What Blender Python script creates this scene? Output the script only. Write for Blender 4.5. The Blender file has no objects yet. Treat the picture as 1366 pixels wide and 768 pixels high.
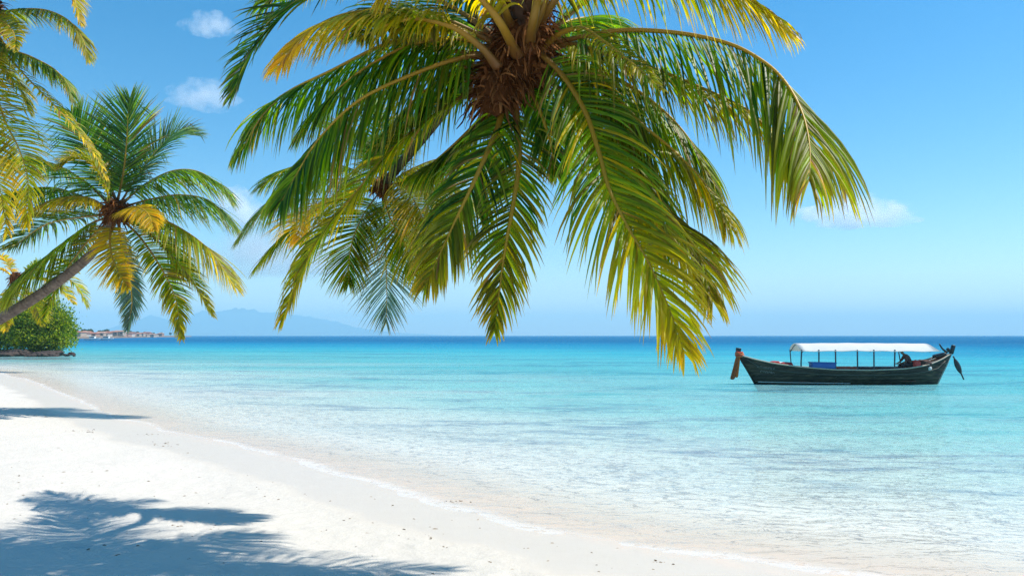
import bpy, bmesh, math, random
import numpy as np
from mathutils import Vector, Matrix, noise as mnoise

random.seed(7)
rng = np.random.default_rng(11)
scn = bpy.context.scene
COL = scn.collection
R = math.radians

# ------------------------------------------------------------------ camera
CAM_H = 2.3
FPX = 1366 * 28.0 / 36.0
PITCH = math.atan((447.3 - 384) / FPX)
cam_d = bpy.data.cameras.new("camera")
cam = bpy.data.objects.new("camera", cam_d)
COL.objects.link(cam)
cam_d.lens = 28
cam_d.sensor_width = 36
cam_d.clip_start = 0.05
cam_d.clip_end = 60000
cam.location = (0, 0, CAM_H)
cam.rotation_euler = (R(90) + PITCH, 0, 0)
scn.camera = cam
CP, SP = math.cos(PITCH), math.sin(PITCH)


def ray(px, py):
    """direction of a measured photo position, scaled to advance one metre along +Y"""
    x = (px - 683) / FPX
    v = (384 - py) / FPX
    y = CP - SP * v
    z = SP + CP * v
    return Vector((x / y, 1.0, z / y))


def at(px, py, d):
    r = ray(px, py)
    return Vector((r.x * d, d, CAM_H + r.z * d))


def on_z(px, py, z=0.0):
    r = ray(px, py)
    d = (z - CAM_H) / r.z
    return Vector((r.x * d, d, z))


# ------------------------------------------------------------------ tagging helpers
def tag(o, label=None, cat=None, group=None, kind=None):
    if label: o["label"] = label
    if cat: o["category"] = cat
    if group: o["group"] = group
    if kind: o["kind"] = kind
    return o


def empty(name, loc, label, cat, group=None):
    o = bpy.data.objects.new(name, None)
    o.empty_display_size = 0.2
    o.location = loc
    COL.objects.link(o)
    return tag(o, label, cat, group)


def link(name, mesh, mat, parent=None):
    """mesh coordinates are in world space; a parent Empty only carries a location"""
    o = bpy.data.objects.new(name, mesh)
    COL.objects.link(o)
    if mat is not None:
        mesh.materials.append(mat)
    if parent is not None:
        o.parent = parent
        p = parent
        off = Vector((0, 0, 0))
        while p is not None:
            off += Vector(p.location)
            p = p.parent
        o.location = (0, 0, 0)
        o["_off"] = 0
        del o["_off"]
        mesh.transform(Matrix.Translation(-off))
    return o


class MB:
    """collects vertices, faces and per-vertex colours into one mesh"""
    def __init__(self):
        self.v, self.f, self.c = [], [], []

    def add(self, verts, faces, cols=None):
        b = len(self.v)
        self.v.extend([tuple(p) for p in verts])
        self.f.extend([tuple(b + i for i in f) for f in faces])
        if cols is None:
            self.c.extend([(1, 1, 1, 1)] * len(verts))
        elif len(cols) == len(verts) and not isinstance(cols[0], (int, float)):
            self.c.extend(cols)
        else:
            self.c.extend([tuple(cols)] * len(verts))

    def box(self, c, s, rot=None, bev=0.0):
        c = Vector(c); hx, hy, hz = s[0] / 2, s[1] / 2, s[2] / 2
        bm = bmesh.new()
        bmesh.ops.create_cube(bm, size=1)
        bmesh.ops.scale(bm, vec=s, verts=bm.verts)
        if bev > 0:
            bmesh.ops.bevel(bm, geom=bm.edges[:], offset=bev, segments=2, affect='EDGES', profile=0.5)
        if rot is not None:
            bmesh.ops.transform(bm, matrix=rot.to_4x4(), verts=bm.verts)
        bm.verts.index_update()
        self.add([v.co + c for v in bm.verts], [[v.index for v in f.verts] for f in bm.faces])
        bm.free()

    def tube(self, pts, rad, n=8, cap=True, flat=1.0, cols=None):
        pts = [Vector(p) for p in pts]
        m = len(pts)
        if isinstance(rad, (int, float)): rad = [rad] * m
        T = [(pts[min(i + 1, m - 1)] - pts[max(i - 1, 0)]).normalized() for i in range(m)]
        ref = Vector((0, 0, 1)) if abs(T[0].z) < 0.9 else Vector((0, -1, 0))
        nrm = (ref - T[0] * ref.dot(T[0])).normalized()
        vs, fs, cs = [], [], []
        for i in range(m):
            nrm = (nrm - T[i] * nrm.dot(T[i])).normalized()
            bn = T[i].cross(nrm)
            for k in range(n):
                a = 2 * math.pi * k / n
                vs.append(pts[i] + (nrm * math.cos(a) * flat + bn * math.sin(a)) * rad[i])
                cs.append(cols[i] if cols else (1, 1, 1, 1))
        for i in range(m - 1):
            for k in range(n):
                k2 = (k + 1) % n
                fs.append((i * n + k, i * n + k2, (i + 1) * n + k2, (i + 1) * n + k))
        if cap:
            fs.append(tuple(reversed(range(n))))
            fs.append(tuple((m - 1) * n + k for k in range(n)))
        self.add(vs, fs, cs)

    def mesh(self, name, smooth=True, color=True):
        me = bpy.data.meshes.new(name)
        me.from_pydata(self.v, [], self.f)
        if color:
            a = me.attributes.new("tint", 'FLOAT_COLOR', 'POINT')
            a.data.foreach_set("color", np.array(self.c, dtype=np.float32).ravel())
        if smooth:
            me.polygons.foreach_set("use_smooth", [True] * len(me.polygons))
        me.update()
        return me

    def build(self, name, mat, parent=None, smooth=True):
        return link(name, self.mesh(name, smooth), mat, parent)


def catmull(pts, n):
    pts = [Vector(p) for p in pts]
    P = [pts[0] * 2 - pts[1]] + pts + [pts[-1] * 2 - pts[-2]]
    dense = []
    for i in range(1, len(P) - 2):
        for k in range(24):
            t = k / 24
            a, b, c, d = P[i - 1], P[i], P[i + 1], P[i + 2]
            dense.append(0.5 * ((2 * b) + (c - a) * t + (2 * a - 5 * b + 4 * c - d) * t * t + (3 * b - a - 3 * c + d) * t ** 3))
    dense.append(pts[-1])
    L = [0.0]
    for i in range(1, len(dense)):
        L.append(L[-1] + (dense[i] - dense[i - 1]).length)
    out, j = [], 0
    for k in range(n):
        s = L[-1] * k / (n - 1)
        while j < len(L) - 2 and L[j + 1] < s: j += 1
        f = (s - L[j]) / max(1e-9, L[j + 1] - L[j])
        out.append(dense[j].lerp(dense[j + 1], min(1, max(0, f))))
    return out, L[-1]


# ------------------------------------------------------------------ materials
def new_mat(name):
    m = bpy.data.materials.new(name)
    m.use_nodes = True
    nt = m.node_tree
    nt.nodes.clear()
    out = nt.nodes.new('ShaderNodeOutputMaterial')
    return m, nt, out


def N(nt, t, **kw):
    n = nt.nodes.new(t)
    for k, v in kw.items():
        if k.startswith('i_'):
            n.inputs[k[2:].replace('_', ' ')].default_value = v
        else:
            setattr(n, k, v)
    return n


def simple(name, col, rough=0.6, var=0.15, scale=6.0, bump=0.0, spec=0.5, metal=0.0, coat=0.0):
    """principled with a little mottled colour variation and optional bump"""
    m, nt, out = new_mat(name)
    p = N(nt, 'ShaderNodeBsdfPrincipled')
    tc = N(nt, 'ShaderNodeTexCoord')
    no = N(nt, 'ShaderNodeTexNoise'); no.inputs['Scale'].default_value = scale; no.inputs['Detail'].default_value = 6
    nt.links.new(tc.outputs['Object'], no.inputs['Vector'])
    mx = N(nt, 'ShaderNodeMix', data_type='RGBA')
    mx.inputs[6].default_value = (*[max(0, c * (1 - var)) for c in col], 1)
    mx.inputs[7].default_value = (*[min(1, c * (1 + var)) for c in col], 1)
    nt.links.new(no.outputs['Fac'], mx.inputs[0])
    nt.links.new(mx.outputs[2], p.inputs['Base Color'])
    p.inputs['Roughness'].default_value = rough
    p.inputs['Specular IOR Level'].default_value = spec
    p.inputs['Metallic'].default_value = metal
    p.inputs['Coat Weight'].default_value = coat
    if bump:
        b = N(nt, 'ShaderNodeBump'); b.inputs['Strength'].default_value = 0.6; b.inputs['Distance'].default_value = bump
        nt.links.new(no.outputs['Fac'], b.inputs['Height'])
        nt.links.new(b.outputs[0], p.inputs['Normal'])
    nt.links.new(p.outputs[0], out.inputs[0])
    return m


def leaf_mat(name, trans=0.50, rough=0.44, gain=1.0):
    m, nt, out = new_mat(name)
    at_ = N(nt, 'ShaderNodeAttribute', attribute_name='tint')
    p = N(nt, 'ShaderNodeBsdfPrincipled')
    p.inputs['Roughness'].default_value = rough
    p.inputs['Specular IOR Level'].default_value = 0.35
    nt.links.new(at_.outputs['Color'], p.inputs['Base Color'])
    hs = N(nt, 'ShaderNodeHueSaturation'); hs.inputs['Saturation'].default_value = 1.1; hs.inputs['Value'].default_value = 3.0 * gain
    nt.links.new(at_.outputs['Color'], hs.inputs['Color'])
    tr = N(nt, 'ShaderNodeBsdfTranslucent')
    nt.links.new(hs.outputs[0], tr.inputs['Color'])
    mx = N(nt, 'ShaderNodeMixShader'); mx.inputs[0].default_value = trans
    nt.links.new(p.outputs[0], mx.inputs[1]); nt.links.new(tr.outputs[0], mx.inputs[2])
    nt.links.new(mx.outputs[0], out.inputs[0])
    return m


def tint_mat(name, rough=0.6, spec=0.4, bump=0.0, bscale=40.0):
    m, nt, out = new_mat(name)
    at_ = N(nt, 'ShaderNodeAttribute', attribute_name='tint')
    p = N(nt, 'ShaderNodeBsdfPrincipled')
    p.inputs['Roughness'].default_value = rough
    p.inputs['Specular IOR Level'].default_value = spec
    nt.links.new(at_.outputs['Color'], p.inputs['Base Color'])
    if bump:
        tc = N(nt, 'ShaderNodeTexCoord')
        no = N(nt, 'ShaderNodeTexNoise'); no.inputs['Scale'].default_value = bscale; no.inputs['Detail'].default_value = 5
        nt.links.new(tc.outputs['Object'], no.inputs['Vector'])
        b = N(nt, 'ShaderNodeBump'); b.inputs['Distance'].default_value = bump
        nt.links.new(no.outputs['Fac'], b.inputs['Height']); nt.links.new(b.outputs[0], p.inputs['Normal'])
    nt.links.new(p.outputs[0], out.inputs[0])
    return m


LEAF = leaf_mat("palm_leaf")
RACHIS = tint_mat("frond_stalk", 0.5, 0.4)
FIBRE = tint_mat("palm_fibre", 0.9, 0.1, 0.01, 30)


def trunk_mat():
    m, nt, out = new_mat("palm_bark")
    p = N(nt, 'ShaderNodeBsdfPrincipled'); p.inputs['Roughness'].default_value = 0.9
    at_ = N(nt, 'ShaderNodeAttribute', attribute_name='tint')
    tc = N(nt, 'ShaderNodeTexCoord')
    no = N(nt, 'ShaderNodeTexNoise'); no.inputs['Scale'].default_value = 9; no.inputs['Detail'].default_value = 8
    nt.links.new(tc.outputs['Object'], no.inputs['Vector'])
    r = N(nt, 'ShaderNodeMapRange'); r.inputs[1].default_value = 0.3; r.inputs[2].default_value = 0.7; r.inputs[3].default_value = 0.6; r.inputs[4].default_value = 1.3
    nt.links.new(no.outputs['Fac'], r.inputs[0])
    mx = N(nt, 'ShaderNodeMix', data_type='RGBA', blend_type='MULTIPLY'); mx.inputs[0].default_value = 1
    nt.links.new(at_.outputs['Color'], mx.inputs[6]); nt.links.new(r.outputs[0], mx.inputs[7])
    nt.links.new(mx.outputs[2], p.inputs['Base Color'])
    b = N(nt, 'ShaderNodeBump'); b.inputs['Distance'].default_value = 0.03
    nt.links.new(no.outputs['Fac'], b.inputs['Height']); nt.links.new(b.outputs[0], p.inputs['Normal'])
    nt.links.new(p.outputs[0], out.inputs[0])
    return m


BARK = trunk_mat()

# ------------------------------------------------------------------ sun, sky
SUN_DIR = Vector((0.68, 0.12, 1.0)).normalized()
sun_d = bpy.data.lights.new("sun", 'SUN')
sun_d.energy = 4.5
sun_d.angle = R(0.55)
sun_d.color = (1.0, 0.945, 0.85)
sun = bpy.data.objects.new("sun", sun_d)
COL.objects.link(sun)
sun.location = (30, -5, 40)
sun.rotation_euler = SUN_DIR.to_track_quat('Z', 'Y').to_euler()
ELEV = math.asin(SUN_DIR.z)
AZ = math.atan2(SUN_DIR.x, SUN_DIR.y)          # measured from +Y towards +X

world = bpy.data.worlds.new("World")
scn.world = world
world.use_nodes = True
wn = world.node_tree
wn.nodes.clear()
wo = wn.nodes.new('ShaderNodeOutputWorld')
bg = wn.nodes.new('ShaderNodeBackground')
sky = wn.nodes.new('ShaderNodeTexSky')
sky.sky_type = 'NISHITA'
sky.sun_disc = False
sky.sun_elevation = ELEV
sky.sun_rotation = AZ
sky.altitude = 0
sky.air_density = 1.0
sky.dust_density = 0.3
sky.ozone_density = 1.6
hsv = wn.nodes.new('ShaderNodeHueSaturation')
hsv.inputs['Saturation'].default_value = 1.46
hsv.inputs['Hue'].default_value = 0.492
bg.inputs['Strength'].default_value = 0.128
wn.links.new(sky.outputs[0], hsv.inputs['Color'])
wn.links.new(hsv.outputs[0], bg.inputs['Color'])
wn.links.new(bg.outputs[0], wo.inputs['Surface'])

# ------------------------------------------------------------------ shoreline and terrain
shore_px = [(-60, 489), (0, 497), (45, 512), (95, 530), (150, 553), (215, 574), (300, 592), (400, 614), (500, 641),
            (600, 671), (700, 695), (850, 728), (1000, 753), (1110, 769), (1220, 782)]
shore = [on_z(x, y) for x, y in shore_px]
shore = [Vector((-500, 110, 0)), Vector((-110, 78, 0)), Vector((-62, 66, 0))] + shore + [Vector((8, 4.2, 0)), Vector((14, 0.5, 0)), Vector((30, -8, 0)), Vector((80, -25, 0)), Vector((200, -60, 0)), Vector((900, -200, 0))]
SH = np.array([(p.x, p.y) for p in shore])


def shore_dist(X, Y):
    """signed distance to the shoreline, positive over the sea"""
    best = np.full(X.shape, 1e18); sign = np.ones(X.shape)
    for i in range(len(SH) - 1):
        a, b = SH[i], SH[i + 1]
        d = b - a
        L2 = (d * d).sum()
        t = np.clip(((X - a[0]) * d[0] + (Y - a[1]) * d[1]) / L2, 0, 1)
        dx = X - (a[0] + t * d[0]); dy = Y - (a[1] + t * d[1])
        q = dx * dx + dy * dy
        cr = d[0] * (Y - a[1]) - d[1] * (X - a[0])
        m = q < best
        best = np.where(m, q, best)
        sign = np.where(m, np.where(cr > 0, 1.0, -1.0), sign)
    return np.sqrt(best) * sign


def smooth(x, a, b):
    t = np.clip((x - a) / (b - a), 0, 1)
    return t * t * (3 - 2 * t)


def ground_z(s):
    """beach profile: gentle wet face, low berm, dry beach; shelving seabed"""
    land = np.where(s < 0, -s, 0)
    up = 0.035 * np.minimum(land, 2.0) + 0.075 * np.clip(land - 2.0, 0, 3.5) + 0.02 * np.clip(land - 5.5, 0, 25)
    sea = np.where(s > 0, s, 0)
    dn = -0.022 * np.minimum(sea, 9) - 0.045 * np.clip(sea - 9, 0, 40) - 0.05 * np.clip(sea - 49, 0, 80)
    return up + dn


def bed_z(s):
    """same beach, with a nearly level sandy shelf under the sea"""
    sea = np.where(s > 0, s, 0)
    dn = -0.022 * np.minimum(sea, 9) - 0.009 * np.clip(sea - 9, 0, 160)
    return np.where(s > 0, dn, ground_z(np.minimum(s, 0)))


def vnoise(X, Y, sc, seed=0):
    """bilinear value noise on arrays"""
    g = np.random.default_rng(seed).random((256, 256))
    x = X * sc + 1000.0; y = Y * sc + 1000.0
    xi = np.floor(x).astype(int); yi = np.floor(y).astype(int)
    fx = x - xi; fy = y - yi
    fx = fx * fx * (3 - 2 * fx); fy = fy * fy * (3 - 2 * fy)
    a = g[xi % 256, yi % 256]; b = g[(xi + 1) % 256, yi % 256]; c = g[xi % 256, (yi + 1) % 256]; d = g[(xi + 1) % 256, (yi + 1) % 256]
    return (a * (1 - fx) + b * fx) * (1 - fy) + (c * (1 - fx) + d * fx) * fy - 0.5


def sinh_axis(n, lo, hi, centre, fine):
    """n coordinates from lo to hi, spaced about `fine` metres at centre and wider away from it"""
    k = 1.0
    def build(k):
        ulo, uhi = math.asinh((lo - centre) / k), math.asinh((hi - centre) / k)
        u = np.linspace(ulo, uhi, n)
        return centre + k * np.sinh(u)
    a, b = 0.01, 500
    for _ in range(60):
        m = math.sqrt(a * b)
        x = build(m)
        i = np.argmin(abs(x - centre))
        st = x[min(i + 1, n - 1)] - x[min(i + 1, n - 1) - 1]
        if st > fine: b = m
        else: a = m
    return build(math.sqrt(a * b))


def grid_mesh(name, xs, ys, zf, attrs):
    X, Y = np.meshgrid(xs, ys)
    Z = zf(X, Y)
    nx, ny = len(xs), len(ys)
    co = np.stack([X, Y, Z], -1).reshape(-1, 3).astype(np.float32)
    idx = np.arange(nx * ny).reshape(ny, nx)
    q = np.stack([idx[:-1, :-1], idx[:-1, 1:], idx[1:, 1:], idx[1:, :-1]], -1).reshape(-1, 4)
    me = bpy.data.meshes.new(name)
    me.vertices.add(len(co)); me.vertices.foreach_set("co", co.ravel())
    me.loops.add(q.size); me.loops.foreach_set("vertex_index", q.ravel().astype(np.int32))
    me.polygons.add(len(q)); me.polygons.foreach_set("loop_start", (np.arange(len(q)) * 4).astype(np.int32))
    me.polygons.foreach_set("use_smooth", np.ones(len(q), dtype=bool))
    me.update(calc_edges=True)
    for an, fn in attrs.items():
        a = me.attributes.new(an, 'FLOAT', 'POINT')
        a.data.foreach_set("value", fn(X, Y).ravel().astype(np.float32))
    me.update()
    return me


prints = []
for k in range(90):                                     # scuffs and footprints pressed in the dry sand
    y = 6.5 + 22 * random.random() ** 1.6
    x = -y * 0.66 + random.random() * (y * 0.66 + 2)
    prints.append((x, y, 0.09 + 0.05 * random.random(), random.random() * 3.1, 0.012 + 0.02 * random.random()))


def sand_z(X, Y):
    s = shore_dist(X, Y)
    s2 = s + 0.5 * vnoise(X, Y, 0.35, 1) + 0.25 * vnoise(X, Y, 1.1, 2)
    z = bed_z(s2)
    dry = smooth(-s, 1.0, 3.0)
    near = 1.0 / (1.0 + (np.hypot(X, Y) / 40) ** 2)
    z = z + dry * near * (0.05 * vnoise(X, Y, 0.6, 3) + 0.03 * vnoise(X, Y, 1.7, 4) + 0.014 * vnoise(X, Y, 5.0, 5) + 0.008 * vnoise(X, Y, 11.0, 6))
    z = z + (1 - dry) * near * 0.006 * vnoise(X, Y, 2.5, 8)
    for (px, py, r, a, dp) in prints:
        ca, sa = math.cos(a), math.sin(a)
        u = ((X - px) * ca + (Y - py) * sa) / (r * 1.7); v = (-(X - px) * sa + (Y - py) * ca) / r
        q = u * u + v * v
        z = z + dry * dp * (-np.exp(-q * 2.2) + 0.55 * np.exp(-(np.sqrt(q) - 1.35) ** 2 * 9))
    return z


xs = sinh_axis(600, -1800, 1800, -1.5, 0.05)
ys = sinh_axis(600, -120, 2600, 8.5, 0.04)
sand_me = grid_mesh("beach_sand", xs, ys, sand_z, {"shore": shore_dist})


def sand_mat():
    m, nt, out = new_mat("sand")
    L = nt.links.new
    p = N(nt, 'ShaderNodeBsdfPrincipled')
    tc = N(nt, 'ShaderNodeTexCoord')
    s = N(nt, 'ShaderNodeAttribute', attribute_name='shore')

    def noise(scale, det=5, rough=0.6, sx=1, sy=1):
        mp = N(nt, 'ShaderNodeMapping'); mp.inputs['Scale'].default_value = (sx, sy, 1)
        L(tc.outputs['Object'], mp.inputs['Vector'])
        n = N(nt, 'ShaderNodeTexNoise'); n.inputs['Scale'].default_value = scale; n.inputs['Detail'].default_value = det; n.inputs['Roughness'].default_value = rough
        L(mp.outputs[0], n.inputs['Vector'])
        return n

    def ramp(src, a, b, c=0.0, d=1.0, sm=True):
        r = N(nt, 'ShaderNodeMapRange'); r.interpolation_type = 'SMOOTHSTEP' if sm else 'LINEAR'
        r.inputs[1].default_value = a; r.inputs[2].default_value = b; r.inputs[3].default_value = c; r.inputs[4].default_value = d
        L(src, r.inputs[0]); return r.outputs[0]

    def mix(f, a, b):
        x = N(nt, 'ShaderNodeMix', data_type='RGBA')
        L(f, x.inputs[0])
        for i, v in ((6, a), (7, b)):
            if isinstance(v, tuple): x.inputs[i].default_value = (*v, 1)
            else: L(v, x.inputs[i])
        return x.outputs[2]

    def math_(op, a, b):
        x = N(nt, 'ShaderNodeMath', operation=op)
        for i, v in ((0, a), (1, b)):
            if isinstance(v, (int, float)): x.inputs[i].default_value = v
            else: L(v, x.inputs[i])
        return x.outputs[0]

    big = noise(0.5, 6); mid = noise(4, 6); fine = noise(90, 4, 0.7); speck = noise(38, 3, 0.5)
    dry = mix(big.outputs['Fac'], (0.58, 0.538, 0.472), (0.63, 0.587, 0.52))
    dry = mix(ramp(fine.outputs['Fac'], 0.3, 0.75), dry, (0.68, 0.636, 0.567))
    dark = ramp(speck.outputs['Fac'], 0.71, 0.78)
    dark = math_('MULTIPLY', dark, 0.45)
    dry = mix(dark, dry, (0.40, 0.32, 0.25))
    # wet band: the shore distance, edge wandering with noise
    wob = math_('ADD', s.outputs['Fac'], math_('MULTIPLY', math_('SUBTRACT', big.outputs['Fac'], 0.5), 1.5))
    wet = ramp(wob, -1.75, -1.15)
    wetc = mix(mid.outputs['Fac'], (0.60, 0.535, 0.45), (0.64, 0.575, 0.49))
    # peach tide line near the foam
    band = math_('MULTIPLY', ramp(wob, -0.5, 0.1), ramp(wob, 1.7, 0.3))
    wetc = mix(math_('MULTIPLY', band, ramp(mid.outputs['Fac'], 0.35, 0.7, 0.25, 1.0)), wetc, (0.68, 0.56, 0.455))
    # submerged pale sand; sky reflections painted into its colour as bluish streaks
    sub = ramp(s.outputs['Fac'], 0.6, 3.0)
    wetc = mix(sub, wetc, (0.78, 0.735, 0.655))
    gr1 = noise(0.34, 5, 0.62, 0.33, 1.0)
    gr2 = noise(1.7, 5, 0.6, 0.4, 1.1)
    weed = math_('MULTIPLY', ramp(gr1.outputs['Fac'], 0.45, 0.57), ramp(gr2.outputs['Fac'], 0.40, 0.62))  # streak mask for the sky reflections painted on the bed
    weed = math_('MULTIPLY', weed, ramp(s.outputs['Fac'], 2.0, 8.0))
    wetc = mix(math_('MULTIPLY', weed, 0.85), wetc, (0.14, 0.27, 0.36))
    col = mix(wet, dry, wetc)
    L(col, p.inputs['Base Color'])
    L(ramp(wet, 0, 1, 0.95, 0.42), p.inputs['Roughness'])
    L(ramp(wet, 0, 1, 0.12, 0.28), p.inputs['Specular IOR Level'])
    h = math_('ADD', math_('MULTIPLY', mid.outputs['Fac'], 1.0), math_('MULTIPLY', fine.outputs['Fac'], 0.16))
    b = N(nt, 'ShaderNodeBump'); b.inputs['Strength'].default_value = 1.0
    L(ramp(wet, 0, 1, 0.035, 0.006), b.inputs['Distance'])
    L(h, b.inputs['Height'])
    L(b.outputs[0], p.inputs['Normal'])
    L(p.outputs[0], out.inputs[0])
    return m


sand = link("beach_sand", sand_me, sand_mat())
tag(sand, "pale sand beach curving round the bay", "sand", kind="structure")

# ------------------------------------------------------------------ sea
wx = sinh_axis(520, -7200, 7200, 2.0, 0.06)
wy = sinh_axis(620, -40, 9300, 8.5, 0.05)


def sea_z(X, Y):
    s = shore_dist(X, Y)
    a = smooth(s, 3.0, 25.0)
    fade = 1.0 / (1.0 + (np.hypot(X, Y) / 22) ** 3)
    z = fade * (0.010 * vnoise(X * 0.6, Y, 1.1, 21) + 0.006 * vnoise(X, Y, 3.0, 22))
    z = z + a * fade * (0.08 * vnoise(X * 0.5, Y, 0.55, 23) + 0.05 * vnoise(X * 0.6, Y, 1.3, 24))
    return z


def depth_f(X, Y):
    return -ground_z(shore_dist(X, Y) + 0.5 * vnoise(X, Y, 0.35, 1) + 0.25 * vnoise(X, Y, 1.1, 2))


sea_me = grid_mesh("sea", wx, wy, sea_z, {"depth": depth_f, "shore": shore_dist})


def sea_mat():
    m, nt, out = new_mat("sea_water")
    L = nt.links.new
    tc = N(nt, 'ShaderNodeTexCoord')
    dp = N(nt, 'ShaderNodeAttribute', attribute_name='depth')
    sh = N(nt, 'ShaderNodeAttribute', attribute_name='shore')

    def noise(scale, det=3, rough=0.5, sx=1, sy=1, dist=0.0):
        mp = N(nt, 'ShaderNodeMapping'); mp.inputs['Scale'].default_value = (sx, sy, 1); mp.inputs['Rotation'].default_value = (0, 0, R(8))
        L(tc.outputs['Object'], mp.inputs['Vector'])
        n = N(nt, 'ShaderNodeTexNoise'); n.inputs['Scale'].default_value = scale; n.inputs['Detail'].default_value = det
        n.inputs['Roughness'].default_value = rough; n.inputs['Distortion'].default_value = dist
        L(mp.outputs[0], n.inputs['Vector'])
        return n.outputs['Fac']

    def math_(op, a, b=0.0):
        x = N(nt, 'ShaderNodeMath', operation=op)
        for i, v in ((0, a), (1, b)):
            if isinstance(v, (int, float)): x.inputs[i].default_value = v
            else: L(v, x.inputs[i])
        return x.outputs[0]

    def ramp(src, a, b, c=0.0, d=1.0):
        r = N(nt, 'ShaderNodeMapRange'); r.interpolation_type = 'SMOOTHSTEP'
        r.inputs[1].default_value = a; r.inputs[2].default_value = b; r.inputs[3].default_value = c; r.inputs[4].default_value = d
        L(src, r.inputs[0]); return r.outputs[0]

    # waves
    h = math_('MULTIPLY', noise(0.35, 3, 0.55, 0.45, 1.2, 0.3), 0.42)
    h = math_('ADD', h, math_('MULTIPLY', noise(1.3, 3, 0.55, 0.5, 1.2, 0.4), 0.19))
    h = math_('ADD', h, math_('MULTIPLY', noise(3.6, 3, 0.5, 0.6, 1.25, 0.6), 0.19))
    h = math_('ADD', h, math_('MULTIPLY', noise(11.0, 2, 0.5, 0.7, 1.2, 0.5), 0.022))
    amp = ramp(sh.outputs['Fac'], 0.0, 6.0, 0.40, 1.15)
    b = N(nt, 'ShaderNodeBump'); b.inputs['Strength'].default_value = 1.0; b.inputs['Distance'].default_value = 1.0
    L(math_('MULTIPLY', h, amp), b.inputs['Height'])

    # transmittance exp(-k * depth) per channel
    dd = math_('MAXIMUM', dp.outputs['Fac'], 0.0)
    vm = N(nt, 'ShaderNodeCombineXYZ')
    for i, k in enumerate((2.2, 0.80, 0.72)):
        L(math_('POWER', 2.71828, math_('MULTIPLY', dd, -k)), vm.inputs[i])
    trans = N(nt, 'ShaderNodeBsdfTransparent')
    L(vm.outputs[0], trans.inputs['Color'])
    # light scattered back by the water itself: turquoise over the shelf, deep blue offshore
    patch = noise(0.055, 4, 0.6, 0.22, 1.3)
    off = math_('ADD', sh.outputs['Fac'], math_('MULTIPLY', math_('SUBTRACT', patch, 0.5), 50.0))
    sky_patch = math_('MULTIPLY', ramp(noise(0.16, 5, 0.62, 0.30, 1.25, 0.4), 0.48, 0.62), ramp(noise(1.1, 4, 0.6, 0.35, 1.2), 0.36, 0.60))  # bluish patches: sky reflected on wave patches, painted into the water colour
    sky_patch = math_('MULTIPLY', sky_patch, ramp(sh.outputs['Fac'], 5.0, 14.0))
    cr = N(nt, 'ShaderNodeValToRGB')
    e = cr.color_ramp.elements
    e[0].position = 0.0; e[0].color = (0.62, 0.86, 0.84, 1)
    e[1].position = 1.0; e[1].color = (0.003, 0.118, 0.28, 1)
    for pos, c in ((0.045, (0.30, 0.74, 0.76)), (0.12, (0.12, 0.60, 0.66)), (0.26, (0.045, 0.44, 0.55)), (0.40, (0.018, 0.29, 0.45)), (0.70, (0.006, 0.17, 0.35))):
        el = e.new(pos); el.color = (*c, 1)
    L(math_('DIVIDE', math_('MAXIMUM', off, 0.0), 260.0), cr.inputs[0])
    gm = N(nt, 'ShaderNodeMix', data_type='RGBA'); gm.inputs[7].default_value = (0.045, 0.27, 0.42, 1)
    L(math_('MULTIPLY', sky_patch, 0.75), gm.inputs[0]); L(cr.outputs[0], gm.inputs[6])
    inv = N(nt, 'ShaderNodeVectorMath', operation='SUBTRACT'); inv.inputs[0].default_value = (1, 1, 1)
    L(vm.outputs[0], inv.inputs[1])
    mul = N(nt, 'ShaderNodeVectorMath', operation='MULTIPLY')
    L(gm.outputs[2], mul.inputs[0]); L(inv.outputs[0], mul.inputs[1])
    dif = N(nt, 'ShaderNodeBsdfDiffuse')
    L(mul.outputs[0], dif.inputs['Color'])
    L(b.outputs[0], dif.inputs['Normal'])
    body = N(nt, 'ShaderNodeAddShader')
    L(trans.outputs[0], body.inputs[0]); L(dif.outputs[0], body.inputs[1])
    # reflection: Fresnel of the rippled surface, limited as for a wind-roughened sea
    fr = N(nt, 'ShaderNodeFresnel'); fr.inputs['IOR'].default_value = 1.33
    L(b.outputs[0], fr.inputs['Normal'])
    gl = N(nt, 'ShaderNodeBsdfGlossy'); gl.inputs['Roughness'].default_value = 0.07
    L(b.outputs[0], gl.inputs['Normal'])
    mx = N(nt, 'ShaderNodeMixShader')
    fq = math_('MULTIPLY', math_('POWER', fr.outputs[0], 1.35), ramp(sh.outputs['Fac'], 0.0, 5.0, 0.40, 0.95))
    L(math_('MINIMUM', fq, ramp(sh.outputs['Fac'], 12.0, 160.0, 0.48, 0.13)), mx.inputs[0])
    L(body.outputs[0], mx.inputs[1]); L(gl.outputs[0], mx.inputs[2])
    # thin lace of foam where the water runs out on the sand
    fn = noise(7.0, 6, 0.7, 1, 1, 0.6)
    fe = math_('MULTIPLY', ramp(dp.outputs['Fac'], 0.007, 0.001), ramp(fn, 0.32, 0.52))
    foam = N(nt, 'ShaderNodeBsdfDiffuse'); foam.inputs['Color'].default_value = (0.86, 0.86, 0.84, 1)
    m2 = N(nt, 'ShaderNodeMixShader')
    L(math_('MULTIPLY', fe, 0.5), m2.inputs[0])
    L(mx.outputs[0], m2.inputs[1]); L(foam.outputs[0], m2.inputs[2])
    L(m2.outputs[0], out.inputs[0])
    return m


sea = link("sea", sea_me, sea_mat())
tag(sea, "clear turquoise sea darkening to blue at the horizon", "sea", kind="structure")


# ------------------------------------------------------------------ palms
def lerp3(a, b, t):
    return tuple(a[i] + (b[i] - a[i]) * t for i in range(3))


G_DARK = (0.010, 0.038, 0.005)
G_MID = (0.038, 0.130, 0.008)
G_LIT = (0.17, 0.31, 0.012)
YEL = (0.74, 0.50, 0.008)
ORG = (0.46, 0.20, 0.018)
DRY = (0.36, 0.24, 0.10)


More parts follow.
